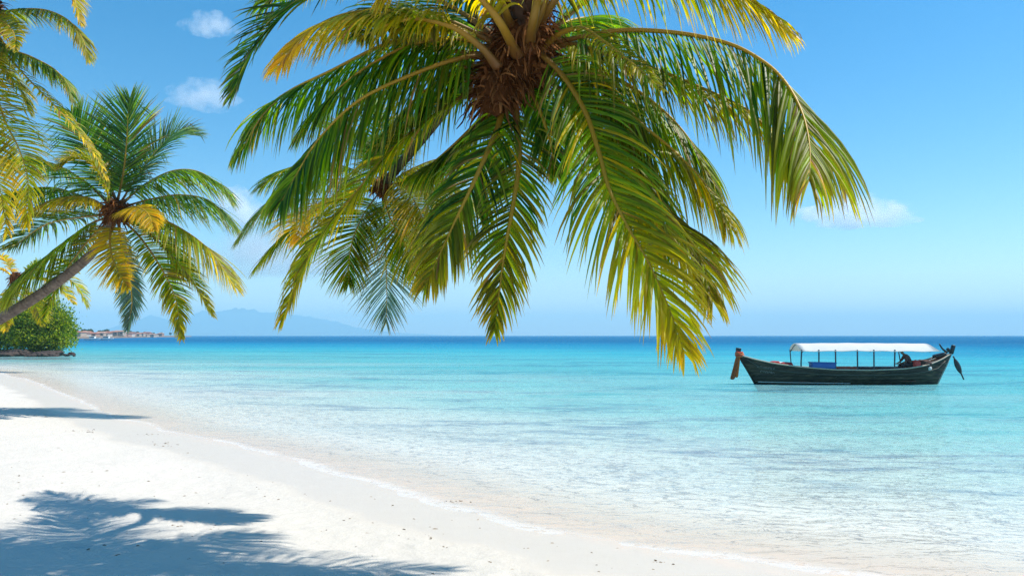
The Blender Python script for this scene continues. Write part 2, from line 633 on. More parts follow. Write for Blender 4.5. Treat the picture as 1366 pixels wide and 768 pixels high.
def frond(parent, pts, leaf_len, n, width, face=0.0, droop=0.25, yellow=0.1, t0=0.12, r0=0.045, segs=5, seed=0,
          bias=0.0, blue=0.0, sparse=0.0, vee=0.25, fwd=18, hang=0.0, stalk=True, ends=None):
    """one feather leaf: stalk along pts, two combs of folded leaflets that bend under their weight"""
    rnd = random.Random(seed * 7919 + 13)
    P, length = catmull(pts, 64)
    m = len(P)
    T = [(P[min(i + 1, m - 1)] - P[max(i - 1, 0)]).normalized() for i in range(m)]
    ref = (Vector((0, 0, 1)) * (1 - face) + Vector((0, -1, 0.15)) * face)
    ref.x += bias
    ref.normalize()
    NN = []
    prev = None
    for i in range(m):
        q = ref - T[i] * ref.dot(T[i])
        if q.length < 0.15 and prev is not None:
            q = prev - T[i] * prev.dot(T[i])
        q.normalize()
        if prev is not None and q.dot(prev) < 0: q = -q
        if prev is not None: q = (q * 0.5 + prev * 0.5).normalized()
        NN.append(q); prev = q
    mb = MB()
    tone = rnd.uniform(-0.15, 0.15)
    for side in (-1, 1):
        for k in range(n):
            u = min(1.0, max(0.0, (k + rnd.uniform(-0.3, 0.3)) / (n - 1)))
            t = t0 + (1 - t0) * u
            if rnd.random() < max(sparse, 0.05): continue
            dead = rnd.random() < 0.022
            fi = t * (m - 1); i = min(m - 2, int(fi)); f = fi - i
            base = P[i].lerp(P[i + 1], f)
            tv = T[i].lerp(T[i + 1], f).normalized()
            nv = NN[i].lerp(NN[i + 1], f).normalized()
            sv = tv.cross(nv).normalized() * side
            prof = 0.42 + 0.58 * math.sin(math.pi * min(1, (u * 1.25 + 0.22)) * 0.5) if u < 0.5 else 1.0 - 0.72 * ((u - 0.5) / 0.5) ** 1.6
            ll = leaf_len * prof * rnd.uniform(0.76, 1.12)
            ang = R(fwd + (72 - fwd) * u ** 1.3) + rnd.gauss(0, 0.07)
            d = (sv * math.cos(ang) + tv * math.sin(ang) + nv * (vee + rnd.gauss(0, 0.09))).normalized()
            if hang:
                h_ = hang * (1 - 0.75 * min(1, max(0, (u - 0.55) / 0.4))) * rnd.uniform(0.85, 1.1)
                d = (d * (1 - h_) + (tv * 0.28 + sv * 0.22 + Vector((rnd.gauss(0, .07), rnd.gauss(0, .07), -1))) * h_).normalized()
            w0 = width * (0.75 + 0.35 * prof) * rnd.uniform(0.85, 1.15)
            tw = rnd.gauss(0, 0.35)
            p = base.copy()
            g = droop * rnd.uniform(0.7, 1.3)
            kink = rnd.random() < 0.12
            lum = min(1, max(0, rnd.gauss(0.46 + tone, 0.28)))
            c0 = lerp3(G_DARK, G_MID, min(1, lum * 2)) if lum < 0.5 else lerp3(G_MID, G_LIT, lum * 2 - 1)
            yy = yellow * 0.8 - 0.04 + rnd.gauss(0, 0.14) * (0.4 + yellow)
            if ends is not None: yy += ends * max(0, u - 0.35)
            if rnd.random() < 0.025: yy += 0.6
            yy = min(1, max(0, yy))
            if blue: c0 = lerp3(c0, (0.13, 0.20, 0.20), blue)
            ycol = lerp3(YEL, ORG, max(0, min(1, rnd.gauss(0.02 + 0.30 * yellow, 0.18))))
            vs, cs = [], []
            for s_ in range(segs + 1):
                q = s_ / segs
                wv = d.cross(nv)
                if wv.length < 1e-3: wv = d.cross(Vector((1, 0, 0)))
                wv.normalize()
                up = wv.cross(d).normalized()
                if up.dot(nv) < 0: up = -up
                a = tw * (0.4 + q)
                wv2 = wv * math.cos(a) + up * math.sin(a)
                up2 = up * math.cos(a) - wv * math.sin(a)
                w = w0 * (0.55, 1.0, 1.0, 0.8, 0.5, 0.04)[min(5, round(q * 5))] * 0.5
                vs += [p - wv2 * w - up2 * w * 0.45, p + up2 * w * 0.2, p + wv2 * w - up2 * w * 0.45]
                cc = lerp3(c0, ycol, min(1, yy * (0.75 + 0.5 * q)))
                if q > 0.7: cc = lerp3(cc, DRY, min(1, (q - 0.7) * 3.0 * rnd.random()))
                if dead: cc = lerp3(cc, (0.26, 0.15, 0.06), 0.85)
                cs += [(*cc, 1)] * 3
                if s_ < segs:
                    p = p + d * (ll / segs)
                    gg = g * (0.25 + 1.1 * q)
                    if kink and s_ == segs // 2: gg += 1.2
                    d = (d + Vector((0, 0, -gg))).normalized()
            fs = []
            for s_ in range(segs):
                b_ = s_ * 3
                fs += [(b_, b_ + 1, b_ + 4, b_ + 3), (b_ + 1, b_ + 2, b_ + 5, b_ + 4)]
            mb.add(vs, fs, cs)
    fo = mb.build("frond", LEAF, parent)
    if stalk:
        sb = MB()
        rad, cols = [], []
        for i in range(m):
            t = i / (m - 1)
            rad.append(max(0.004, 0.78 * r0 * (1 - t) ** 0.8 * (1.0 if t > 0.1 else 1.35 - 3.5 * t)))
            cc = lerp3((0.17, 0.095, 0.010), (0.50, 0.30, 0.022), min(1, t * 1.5)) if yellow < 0.45 else lerp3((0.22, 0.115, 0.012), (0.58, 0.36, 0.022), t)
            cc = lerp3((0.14, 0.06, 0.018), cc, min(1, t * 5))
            cols.append((*cc, 1))
        sb.tube([P[i] for i in range(m)], rad, 7, True, 0.7, cols)
        sb.build("stalk", RACHIS, fo)
    return fo


def trunk(parent, pts, r_base, r_top, n=70, col=(0.20, 0.15, 0.125)):
    P, L = catmull(pts, n * 3)
    m = len(P)
    rad, cols = [], []
    ring = 0.11
    for i in range(m):
        t = i / (m - 1)
        s = t * L
        ph = (s % ring) / ring
        r = (r_base + (r_top - r_base) * t + 0.10 * max(0, 1 - s / 0.8) ** 2) * (1 + 0.045 * (ph - 0.5))
        rad.append(r)
        k = 0.65 if ph < 0.22 else 1.0
        cols.append((col[0] * k, col[1] * k, col[2] * k, 1))
    mb = MB()
    mb.tube(P, rad, 14, True, 1.0, cols)
    return mb.build("trunk", BARK, parent)


def fibre(parent, c, rx, rz, count, seed=3, strip=0.35, wid=0.05):
    """shaggy brown leaf-base fibre: a lumpy core with hanging, curling strips"""
    rnd = random.Random(seed)
    mb = MB()
    bm = bmesh.new()
    bmesh.ops.create_icosphere(bm, subdivisions=4, radius=1)
    vs, cs = [], []
    bm.verts.index_update()
    for v in bm.verts:
        nrm = v.co.normalized()
        k = 1 + 0.22 * mnoise.noise(nrm * 2.4 + Vector((seed, 0, 0))) + 0.10 * mnoise.noise(nrm * 8)
        vs.append(Vector((nrm.x * rx * k, nrm.y * rx * k, nrm.z * rz * k)) + c)
        q = 0.5 + 0.5 * mnoise.noise(nrm * 6)
        cs.append((*lerp3((0.045, 0.016, 0.006), (0.15, 0.060, 0.022), q), 1))
    mb.add(vs, [[v.index for v in f.verts] for f in bm.faces], cs)
    bm.free()
    for k in range(count):
        az = rnd.uniform(0, 2 * math.pi); zz = rnd.uniform(-0.75, 0.9)
        rr = math.sqrt(1 - zz * zz)
        nrm = Vector((math.cos(az) * rr, math.sin(az) * rr, zz))
        p = c + Vector((nrm.x * rx, nrm.y * rx, nrm.z * rz)) * rnd.uniform(0.88, 1.08)
        d = (nrm + Vector((rnd.gauss(0, .4), rnd.gauss(0, .4), rnd.gauss(-0.3, .5)))).normalized()
        ln = strip * rnd.uniform(0.4, 1.3); w = wid * rnd.uniform(0.3, 1.3)
        wv = d.cross(Vector((rnd.gauss(0, 1), rnd.gauss(0, 1), rnd.gauss(0, 1)))).normalized()
        col = lerp3((0.075, 0.024, 0.008), (0.34, 0.145, 0.05), rnd.random() ** 1.5)
        vs, cs = [], []
        for s_ in range(5):
            q = s_ / 4
            ww = w * (1 - 0.75 * q)
            vs += [p - wv * ww, p + nrm * ww * 0.4, p + wv * ww]
            cs += [(*col, 1)] * 3
            p = p + d * (ln / 4)
            d = (d + Vector((rnd.gauss(0, .25), rnd.gauss(0, .25), -0.42))).normalized()
        mb.add(vs, [f for s_ in range(4) for f in ((s_ * 3, s_ * 3 + 1, s_ * 3 + 4, s_ * 3 + 3), (s_ * 3 + 1, s_ * 3 + 2, s_ * 3 + 5, s_ * 3 + 4))], cs)
    return mb.build("fibre", FIBRE, parent)


def px_frond(parent, C, D, pts, d_end, **kw):
    """pts measured in the photograph; distance runs from D at the crown to d_end at the tip"""
    n = len(pts)
    if isinstance(d_end, (int, float)):
        ds = [D + (d_end - D) * (i / (n - 1)) for i in range(n)]
    else:
        ds = d_end
    world_pts = [at(x, y, ds[i]) for i, (x, y) in enumerate(pts)]
    return frond(parent, world_pts, **kw)


# --- near palm: leans over from behind the camera, crown hanging above the beach
DN = 8.0
CN = at(690, 82, DN)
near = empty("palm_tree", (1.2, -4.2, 0.6), "large coconut palm with shaggy brown crown and huge fronds hanging over the view", "palm tree", "coconut palms")
trunk(near, [Vector((1.2, -4.2, 0.35)), Vector((1.3, -2.8, 2.2)), Vector((1.15, 0.2, 4.3)), Vector((0.75, 3.6, 5.5)), Vector((0.38, 6.0, 5.85)), Vector((0.16, 7.2, 5.62)), CN], 0.22, 0.12, col=(0.10, 0.055, 0.035))
fibre(near, CN + Vector((0, 0.05, -0.02)), 0.29, 0.42, 620, 3, 0.32, 0.020)
fibre(near, Vector((0.12, 7.72, 5.38)), 0.20, 0.36, 330, 4, 0.30, 0.02)
fibre(near, CN + Vector((-0.22, -0.12, -0.36)), 0.18, 0.26, 200, 5, 0.30, 0.022)
nk = dict(leaf_len=0.95, n=124, width=0.0235, r0=0.055, segs=6)
near_fronds = [
    # pts, end distance, options
    ([(672, 80), (620, 77), (540, 104), (475, 137), (425, 186), (396, 232), (376, 268)], 6.9, dict(droop=0.42, face=0.15, hang=0.62, leaf_len=1.08, yellow=0.10, n=132)),
    ([(672, 100), (625, 125), (575, 158), (520, 203), (478, 254), (420, 326), (376, 425)], 8.0, dict(droop=0.34, face=0.4, fwd=40, yellow=0.24, ends=0.35, leaf_len=0.62, width=0.022)),
    ([(670, 75), (606, 68), (555, 50), (508, 62), (443, 94), (387, 121), (355, 147), (318, 207)], 8.9, dict(droop=0.42, face=0.12, hang=0.6, yellow=0.05, leaf_len=0.95)),
    ([(672, 66), (625, 40), (573, 20), (510, 13), (450, 22), (405, 48), (372, 88)], 7.2, dict(droop=0.32, face=0.25, hang=0.4, yellow=0.48, ends=0.75, leaf_len=0.85)),
    ([(672, 60), (620, 20), (550, -14), (470, -24), (400, 0), (352, 46), (330, 82), (310, 127)], 8.8, dict(droop=0.16, face=0.6, fwd=36, yellow=0.06, leaf_len=0.78)),
    ([(676, 60), (640, 0), (560, -45), (470, -50), (400, -30), (350, 8)], 9.0, dict(droop=0.4, yellow=0.1)),
    # sweeping towards the sea
    ([(712, 66), (765, 52), (829, 41), (903, 44), (971, 58), (1018, 82), (1048, 110), (1070, 150), (1080, 194), (1080, 240)], 5.9, dict(droop=0.36, face=0.15, hang=0.68, yellow=0.12, ends=0.3, leaf_len=1.42, n=112, width=0.027)),
    ([(714, 74), (757, 60), (795, 68), (856, 86), (937, 118), (1005, 152), (1036, 190), (1052, 228)], 6.6, dict(droop=0.42, face=0.1, hang=0.45, yellow=0.38, ends=0.4, leaf_len=0.70)),
    ([(708, 92), (761, 78), (800, 105), (852, 162), (903, 205), (948, 255), (972, 300)], 7.0, dict(droop=0.42, face=0.1, hang=0.55, yellow=0.22, ends=0.35, leaf_len=1.0)),
    ([(708, 84), (740, 50), (774, 38), (806, 56), (845, 86), (884, 120)], 6.0, dict(droop=0.3, face=0.5, fwd=40, yellow=0.35, leaf_len=0.30, n=70, width=0.017, t0=0.35)),
    ([(706, 96), (752, 100), (800, 146), (842, 215), (870, 265), (905, 302), (936, 345), (950, 400)], 6.4, dict(droop=0.32, face=0.4, fwd=36, hang=0.4, yellow=0.20, ends=0.35, leaf_len=0.95, n=136)),
    # hanging in front
    ([(702, 78), (714, 68), (748, 98), (779, 146), (798, 200), (812, 250), (836, 300), (866, 352), (894, 415), (912, 468)], 6.0, dict(droop=0.24, face=1.0, fwd=42, yellow=0.12, ends=0.65, leaf_len=0.98, n=150)),
    ([(672, 112), (667, 160), (656, 190), (636, 235), (612, 285), (590, 332), (568, 380)], 7.2, dict(droop=0.30, face=0.9, fwd=42, yellow=0.10, ends=0.45, leaf_len=0.78, n=132)),
    ([(684, 118), (690, 170), (692, 220), (684, 276), (674, 331), (666, 390), (660, 440)], 6.9, dict(droop=0.18, face=1.0, fwd=40, yellow=0.20, ends=0.25, leaf_len=0.66, n=124, width=0.022)),
    ([(678, 118), (650, 150), (615, 185), (580, 215), (550, 235)], 8.5, dict(droop=0.5, face=0.2, fwd=36, hang=0.5, yellow=0.15, leaf_len=0.70)),
    ([(710, 84), (765, 84), (828, 108), (885, 148), (926, 196), (945, 248)], 7.6, dict(droop=0.36, face=0.15, hang=0.6, yellow=0.08, leaf_len=1.05, ends=0.2)),
    ([(706, 98), (748, 120), (790, 168), (825, 222), (850, 275), (872, 335)], 7.5, dict(droop=0.34, face=0.3, fwd=36, hang=0.45, yellow=0.15, leaf_len=0.95, ends=0.3)),
    ([(672, 74), (610, 52), (545, 62), (480, 96), (430, 140), (400, 180)], 8.3, dict(droop=0.4, face=0.12, hang=0.62, yellow=0.04, leaf_len=0.85, sparse=0.3)),
    ([(696, 104), (716, 138), (732, 182), (742, 232)], 7.6, dict(droop=0.25, face=0.9, fwd=46, yellow=0.05, leaf_len=0.55, n=80)),
    # rising out of the crown, arching over above the view
    ([(700, 66), (722, 16), (742, -28), (800, -62), (890, -58), (985, -10), (1052, 42)], [7.66, 7.3, 7.2, 7.0, 6.8, 6.6, 6.5], dict(droop=0.34, hang=0.55, yellow=0.35, ends=0.5, leaf_len=0.85, t0=0.2)),
    ([(690, 74), (668, 32), (640, -4), (600, -30), (560, -30), (510, 0)], [7.66, 7.2, 7.1, 6.9, 6.7, 6.6], dict(droop=0.55, yellow=0.55, leaf_len=0.6, t0=0.3, r0=0.07)),
    ([(705, 64), (712, 25), (724, -20), (770, -130), (850, -220)], [7.66, 7.25, 7.2, 7.3, 7.5], dict(droop=0.3, yellow=0.2, t0=0.45, n=60, r0=0.065)),
    ([(684, 40), (668, 0), (640, -80), (580, -160)], [7.66, 7.2, 7.3, 7.6], dict(droop=0.3, yellow=0.2, t0=0.5, n=50, r0=0.06)),
    ([(714, 40), (742, -2), (800, -90), (930, -150), (1060, -130), (1150, -60)], [7.66, 7.2, 7.0, 6.8, 6.6, 6.4], dict(droop=0.35, yellow=0.2, t0=0.3, n=80, sparse=0.2)),
    ([(664, 90), (640, 62), (598, 34), (540, 26), (480, 50)], [7.6, 7.45, 7.4, 7.6, 8.2], dict(droop=0.45, yellow=0.25, leaf_len=0.7, t0=0.3, r0=0.06)),
    # back of the crown
    ([(700, 78), (735, 40), (780, 24), (815, 36)], 9.4, dict(droop=0.35, hang=0.4, yellow=0.05)),
    ([(684, 78), (650, 48), (600, 36), (545, 60)], 10.0, dict(droop=0.35, yellow=0.05)),
    ([(668, 84), (620, 92), (572, 118), (530, 158), (505, 195)], 8.4, dict(droop=0.42, face=0.15, hang=0.6, yellow=0.03, leaf_len=1.05, sparse=0.25)),
]
for i, (pts, de, kw) in enumerate(near_fronds):
    k = dict(nk); k.update(kw); k['seed'] = 100 + i
    px_frond(near, CN, DN, pts, de, **k)
# a frond whose shade falls across the sand
for i, tgt in enumerate([(3.9, 8.6, 6.7)]):
    e = Vector(tgt); mid = (CN + e) / 2 + Vector((0, 0, 0.55))
    frond(near, [CN, CN.lerp(mid, 0.5) + Vector((0, 0, 0.2)), mid, mid.lerp(e, 0.55) + Vector((0, 0, 0.08)), e], seed=160 + i, yellow=0.2, droop=0.3, **nk)

# --- smaller palm behind it
DM = 10.3
CM = at(510, 250, DM)
midp = empty("palm_tree", (0.2, -6.0, 0.6), "smaller pale green palm crown half hidden behind the big hanging fronds", "palm tree", "coconut palms")
trunk(midp, [Vector((0.2, -6.0, 0.4)), Vector((0.25, -3.5, 2.8)), Vector((0.1, 0.5, 5.0)), Vector((-0.2, 4.5, 6.1)), Vector((-0.45, 7.3, 6.25)), Vector((-0.55, 9.5, 5.50)), CM], 0.12, 0.06, col=(0.05, 0.036, 0.028))
fibre(midp, CM, 0.11, 0.14, 110, 8, 0.16, 0.018)
mk = dict(leaf_len=0.68, n=110, width=0.0150, r0=0.020, segs=5)
for i, (pts, de, kw) in enumerate([
    ([(506, 248), (465, 238), (405, 246), (354, 272), (320, 318)], 10.0, dict(droop=0.30, hang=0.5, yellow=0.15, blue=0.2)),
    ([(506, 250), (470, 252), (425, 274), (378, 313), (344, 356)], 9.8, dict(droop=0.34, hang=0.45, yellow=0.22)),
    ([(506, 252), (462, 262), (425, 278), (402, 298), (398, 322)], 9.2, dict(droop=0.3, yellow=0.6, ends=0.6)),
    ([(510, 255), (513, 300), (515, 350), (516, 400), (515, 430)], 10.1, dict(droop=0.12, face=1.0, yellow=0.05, blue=0.75, sparse=0.2)),
    ([(512, 252), (540, 280), (556, 320), (564, 355), (567, 385)], 10.2, dict(droop=0.2, face=0.8, yellow=0.1, blue=0.5, leaf_len=0.36)),
    ([(512, 250), (535, 246), (555, 272), (567, 300), (574, 322)], 9.6, dict(droop=0.25, face=0.6, yellow=0.5)),
    ([(514, 250), (548, 248), (572, 264), (590, 284), (604, 306)], 9.8, dict(droop=0.28, yellow=0.3)),
    ([(514, 248), (548, 226), (590, 211), (638, 214)], 10.4, dict(droop=0.36, hang=0.5, yellow=0.35)),
    ([(508, 254), (484, 288), (468, 330), (465, 378)], 10.0, dict(droop=0.2, face=0.6, yellow=0.2)),
    ([(506, 250), (472, 262), (440, 292), (412, 330), (398, 372)], 10.0, dict(droop=0.3, hang=0.35, yellow=0.15)),
    ([(506, 246), (470, 226), (425, 216), (380, 226), (348, 250)], 10.6, dict(droop=0.3, hang=0.45, yellow=0.1)),
    ([(510, 254), (520, 290), (540, 326), (552, 366)], 9.8, dict(droop=0.2, face=0.6, yellow=0.25)),
    ([(514, 248), (545, 238), (580, 236), (612, 252), (632, 276)], 10.0, dict(droop=0.3, hang=0.45, yellow=0.3)),
    ([(510, 246), (500, 210), (470, 180), (430, 170)], 11.2, dict(droop=0.3)),
    ([(510, 246), (520, 200), (545, 165), (580, 160)], 11.2, dict(droop=0.3)),
    ([(510, 246), (512, 195), (500, 150), (480, 120)], 10.6, dict(droop=0.3)),
]):
    k = dict(mk); k.update(kw); k['seed'] = 200 + i
    px_frond(midp, CM, DM, pts, de, **k)

# --- leaning palm over the far beach
DL = 24.0
CL = at(156, 282, DL)
lp = empty("palm_tree", (-19.5, 24.6, 0.7), "leaning palm with bare slanting trunk and full round crown above the distant shore", "palm tree", "coconut palms")
trunk(lp, [Vector((-20.5, 24.8, 0.5)), at(-70, 462, 24.4), at(0, 425, 24.2), at(60, 388, 24.1), at(110, 350, 24.0), at(138, 318, 24.0), at(152, 292, 24.0)], 0.20, 0.13)
fibre(lp, CL, 0.32, 0.36, 200, 12, 0.42, 0.04)
lk = dict(leaf_len=1.65, n=122, width=0.040, r0=0.06, segs=5)
for i, (pts, de, kw) in enumerate([
    ([(155, 275), (164, 235), (169, 190), (171, 150), (173, 132)], 24.6, dict(face=1.0, droop=0.06, yellow=0.05, blue=0.1)),
    ([(160, 272), (185, 232), (212, 198), (238, 180), (258, 180)], 24.8, dict(face=0.4, droop=0.22, yellow=0.05, blue=0.3)),
    ([(162, 272), (195, 245), (230, 228), (262, 228), (290, 244), (305, 264)], 24.2, dict(droop=0.25, hang=0.45, yellow=0.12)),
    ([(164, 276), (200, 266), (240, 260), (280, 268), (310, 300)], 24.0, dict(droop=0.26, hang=0.5, yellow=0.12, blue=0.15)),
    ([(164, 282), (200, 287), (240, 304), (280, 334), (312, 381)], 23.0, dict(droop=0.26, hang=0.45, yellow=0.28, ends=0.35)),
    ([(164, 288), (195, 308), (230, 342), (258, 376), (283, 420)], 23.4, dict(droop=0.24, yellow=0.2, ends=0.3, leaf_len=0.85)),
    ([(162, 292), (188, 318), (214, 356), (234, 398), (242, 450)], 23.0, dict(face=0.4, droop=0.22, yellow=0.22, ends=0.3, leaf_len=0.85)),
    ([(158, 295), (162, 330), (172, 370), (176, 405), (170, 438)], 24.6, dict(face=0.9, droop=0.15, yellow=0.0, blue=0.6, leaf_len=0.75)),
    ([(154, 292), (147, 314), (149, 340), (158, 362), (171, 384)], 22.4, dict(face=0.9, droop=0.12, yellow=0.68, leaf_len=0.95)),
    ([(150, 284), (128, 268), (110, 263), (84, 264), (55, 272), (36, 292)], 22.6, dict(droop=0.3, face=0.1, hang=0.4, yellow=0.55, leaf_len=0.95)),
    ([(150, 280), (140, 248), (124, 220), (100, 212), (78, 224)], 22.8, dict(droop=0.26, face=0.3, yellow=0.35, leaf_len=0.9)),
    ([(150, 278), (118, 246), (80, 222), (40, 212), (4, 222)], 25.2, dict(droop=0.30, hang=0.4, yellow=0.03)),
    ([(150, 280), (110, 262), (66, 250), (20, 258), (-20, 284)], 25.0, dict(droop=0.30, hang=0.4, yellow=0.05)),
    ([(150, 288), (118, 300), (78, 330), (40, 360), (8, 402)], 23.6, dict(droop=0.30, hang=0.45, yellow=0.16, ends=0.25)),
    ([(152, 290), (126, 312), (98, 346), (76, 380), (60, 420)], 24.6, dict(droop=0.24, yellow=0.25, leaf_len=0.8)),
    ([(158, 288), (170, 278), (184, 276), (198, 286), (206, 306)], 21.8, dict(droop=0.25, face=0.4, hang=0.3, yellow=0.75, leaf_len=0.8)),
    ([(156, 270), (140, 232), (118, 190), (100, 160), (95, 150)], 25.0, dict(face=0.5, droop=0.15, yellow=0.05)),
    ([(150, 286), (105, 290), (60, 300), (16, 330)], 25.2, dict(droop=0.3, yellow=0.1)),
    ([(160, 284), (190, 296), (220, 325), (236, 362)], 25.2, dict(droop=0.3, yellow=0.2)),
]):
    k = dict(lk); k.update(kw); k['seed'] = 300 + i
    px_frond(lp, CL, DL, pts, de, **k)

# --- palm whose crown stands just outside the top corner
DT = 19.0
CT = at(-22, 22, DT)
tp = empty("palm_tree", (-16.5, 19.2, 0.7), "palm crown cut by the top corner of the view, drooping long ragged fronds", "palm tree", "coconut palms")
trunk(tp, [Vector((-16.5, 19.2, 0.5)), Vector((-15.6, 19.1, 3.0)), Vector((-14.4, 19.0, 6.6)), CT], 0.24, 0.15)
fibre(tp, CT, 0.42, 0.45, 140, 15, 0.4, 0.04)
tk = dict(leaf_len=1.3, n=112, width=0.036, r0=0.05, segs=5)
for i, (pts, de, kw) in enumerate([
    ([(-18, 20), (25, 13), (62, 14), (92, 28), (110, 52), (119, 80)], 18.2, dict(droop=0.34, hang=0.4, yellow=0.16, ends=0.35, leaf_len=0.85)),
    ([(-18, 14), (20, -24), (62, -30), (95, -8), (108, 32)], 18.4, dict(droop=0.3, yellow=0.3, ends=0.6, leaf_len=0.7)),
    ([(-18, 28), (10, 62), (42, 76), (72, 92), (90, 112), (97, 134)], 18.6, dict(droop=0.34, hang=0.5, yellow=0.16, leaf_len=0.85)),
    ([(-20, 30), (12, 76), (40, 108), (74, 142), (106, 178), (130, 212), (142, 238)], 18.0, dict(droop=0.45, yellow=0.35, ends=0.4, leaf_len=0.5, sparse=0.3)),
    ([(-22, 32), (-8, 110), (6, 160), (24, 196), (37, 240), (36, 300)], 17.6, dict(droop=0.26, face=0.5, yellow=0.30, ends=0.35, leaf_len=1.05, n=110)),
    ([(-20, 22), (2, 28), (18, 44), (22, 68)], 17.4, dict(droop=0.3, face=0.5, yellow=0.45, leaf_len=0.5)),
    ([(-20, 30), (5, 90), (26, 118), (40, 150)], 19.0, dict(droop=0.4, yellow=0.3, leaf_len=0.7)),
    ([(-24, 32), (-22, 110), (-14, 190), (0, 252), (10, 310)], 17.2, dict(droop=0.26, face=0.5, yellow=0.62, leaf_len=1.05, n=110)),
    ([(-22, 26), (-60, 30), (-110, 70), (-150, 130)], 19.2, dict(droop=0.3)),
    ([(-22, 26), (-70, -20), (-120, -10), (-160, 40)], 19.0, dict(droop=0.3)),
    ([(-22, 26), (-15, -40), (10, -90), (50, -110)], 19.4, dict(droop=0.3)),
    ([(-22, 26), (-40, 80), (-70, 150), (-80, 220)], 18.6, dict(droop=0.3, yellow=0.3)),
]):
    k = dict(tk); k.update(kw); k['seed'] = 400 + i
    px_frond(tp, CT, DT, pts, de, **k)

# --- low yellowing palm between the leaning trunk and the shore bush
DF = 52.0
CF = at(22, 372, DF)
fp = empty("palm_tree", (-35.5, 52.5, 0.5), "low yellowing palm behind the slanting trunk, beside the shore bush", "palm tree", "coconut palms")
trunk(fp, [Vector((-36.5, 52.5, 0.3)), at(-22, 440, 52), at(6, 400, 52), at(20, 376, 52)], 0.26, 0.17)
fibre(fp, CF, 0.4, 0.45, 60, 18, 0.4, 0.06)
fk = dict(leaf_len=1.2, n=56, width=0.085, r0=0.07, segs=5)
for i, (pts, de, kw) in enumerate([
    ([(26, 370), (58, 362), (88, 370), (106, 386), (116, 408)], 51, dict(yellow=0.4, droop=0.3)),
    ([(26, 372), (54, 372), (82, 386), (98, 404)], 50, dict(yellow=0.6, droop=0.3)),
    ([(26, 368), (50, 350), (78, 348), (102, 362)], 53, dict(yellow=0.3, droop=0.3)),
    ([(20, 372), (2, 360), (-16, 366), (-30, 384)], 51, dict(yellow=0.7, droop=0.3)),
    ([(20, 370), (6, 346), (-10, 342), (-28, 352)], 52, dict(yellow=0.7, droop=0.3)),
    ([(22, 376), (14, 396), (8, 420), (8, 440)], 50, dict(yellow=0.6, droop=0.2, face=0.6)),
    ([(24, 376), (38, 394), (50, 414), (56, 432)], 51, dict(yellow=0.5, droop=0.25)),
]):
    k = dict(fk); k.update(kw); k['seed'] = 500 + i
    px_frond(fp, CF, DF, pts, de, **k)


# ------------------------------------------------------------------ shore bush and rocks
BUSHLEAF = leaf_mat("bush_leaf", 0.35, 0.5)
WOOD_DARK = simple("bush_bark", (0.10, 0.075, 0.055), 0.9, 0.3, 3, 0.02)


def bush(name, label, base, blobs, count, leaf, seed, cat="bush", cols=((0.025, 0.07, 0.006), (0.11, 0.18, 0.009), (0.42, 0.43, 0.016))):
    rnd = random.Random(seed)
    e = empty(name, base, label, cat)
    base = Vector(base)
    tb = MB()
    mb = MB()
    for (c, r) in blobs:
        c = Vector(c)
        a = base + Vector((rnd.uniform(-.6, .6), rnd.uniform(-.6, .6), -0.1))
        P, _ = catmull([a, a.lerp(c, 0.45) + Vector((rnd.uniform(-.4, .4), rnd.uniform(-.4, .4), 0.2)), c], 12)
        tb.tube(P, [0.16 * (1 - 0.8 * i / 11) + 0.02 for i in range(12)], 7)
        for b in range(7):
            d = Vector((rnd.gauss(0, 1), rnd.gauss(0, 1), rnd.gauss(0.2, 0.8))).normalized()
            tb.tube([c - Vector((0, 0, 0.4 * r[2])), c + Vector((d.x * r[0], d.y * r[1], d.z * r[2])) * 0.8], [0.05, 0.015], 5)
    tot = sum(r[0] * r[1] + r[0] * r[2] for _, r in blobs)
    for (c, r) in blobs:
        c = Vector(c)
        nn = int(count * (r[0] * r[1] + r[0] * r[2]) / tot)
        sprigs = []
        for k in range(max(6, nn // 22)):
            d = Vector((rnd.gauss(0, 1), rnd.gauss(0, 1), rnd.gauss(0.15, 1))).normalized()
            q = rnd.uniform(0.55, 1.08)
            sprigs.append((c + Vector((d.x * r[0], d.y * r[1], d.z * r[2])) * q, d, rnd.random()))
        for (p0, d0, sh) in sprigs:
            for j in range(22):
                p = p0 + Vector((rnd.gauss(0, 1), rnd.gauss(0, 1), rnd.gauss(0, 1))) * leaf * 1.5
                d = (d0 + Vector((rnd.gauss(0, .8), rnd.gauss(0, .8), rnd.gauss(0.2, .8)))).normalized()
                w = d.cross(Vector((rnd.gauss(0, 1), rnd.gauss(0, 1), rnd.gauss(0, 1)))).normalized()
                l = leaf * rnd.uniform(0.7, 1.35)
                t = min(1, max(0, 0.55 * sh + 0.5 * rnd.random()))
                cc = lerp3(cols[0], cols[1], t * 2) if t < .5 else lerp3(cols[1], cols[2], t * 2 - 1)
                nrm = d.cross(w)
                mb.add([p - d * l * .5, p + w * l * .28 + nrm * l * .06, p + d * l * .5, p - w * l * .28 + nrm * l * .06], [(0, 1, 2, 3)], (*cc, 1))
    tb.build("trunk", WOOD_DARK, e)
    mb.build("foliage", BUSHLEAF, e)
    return e


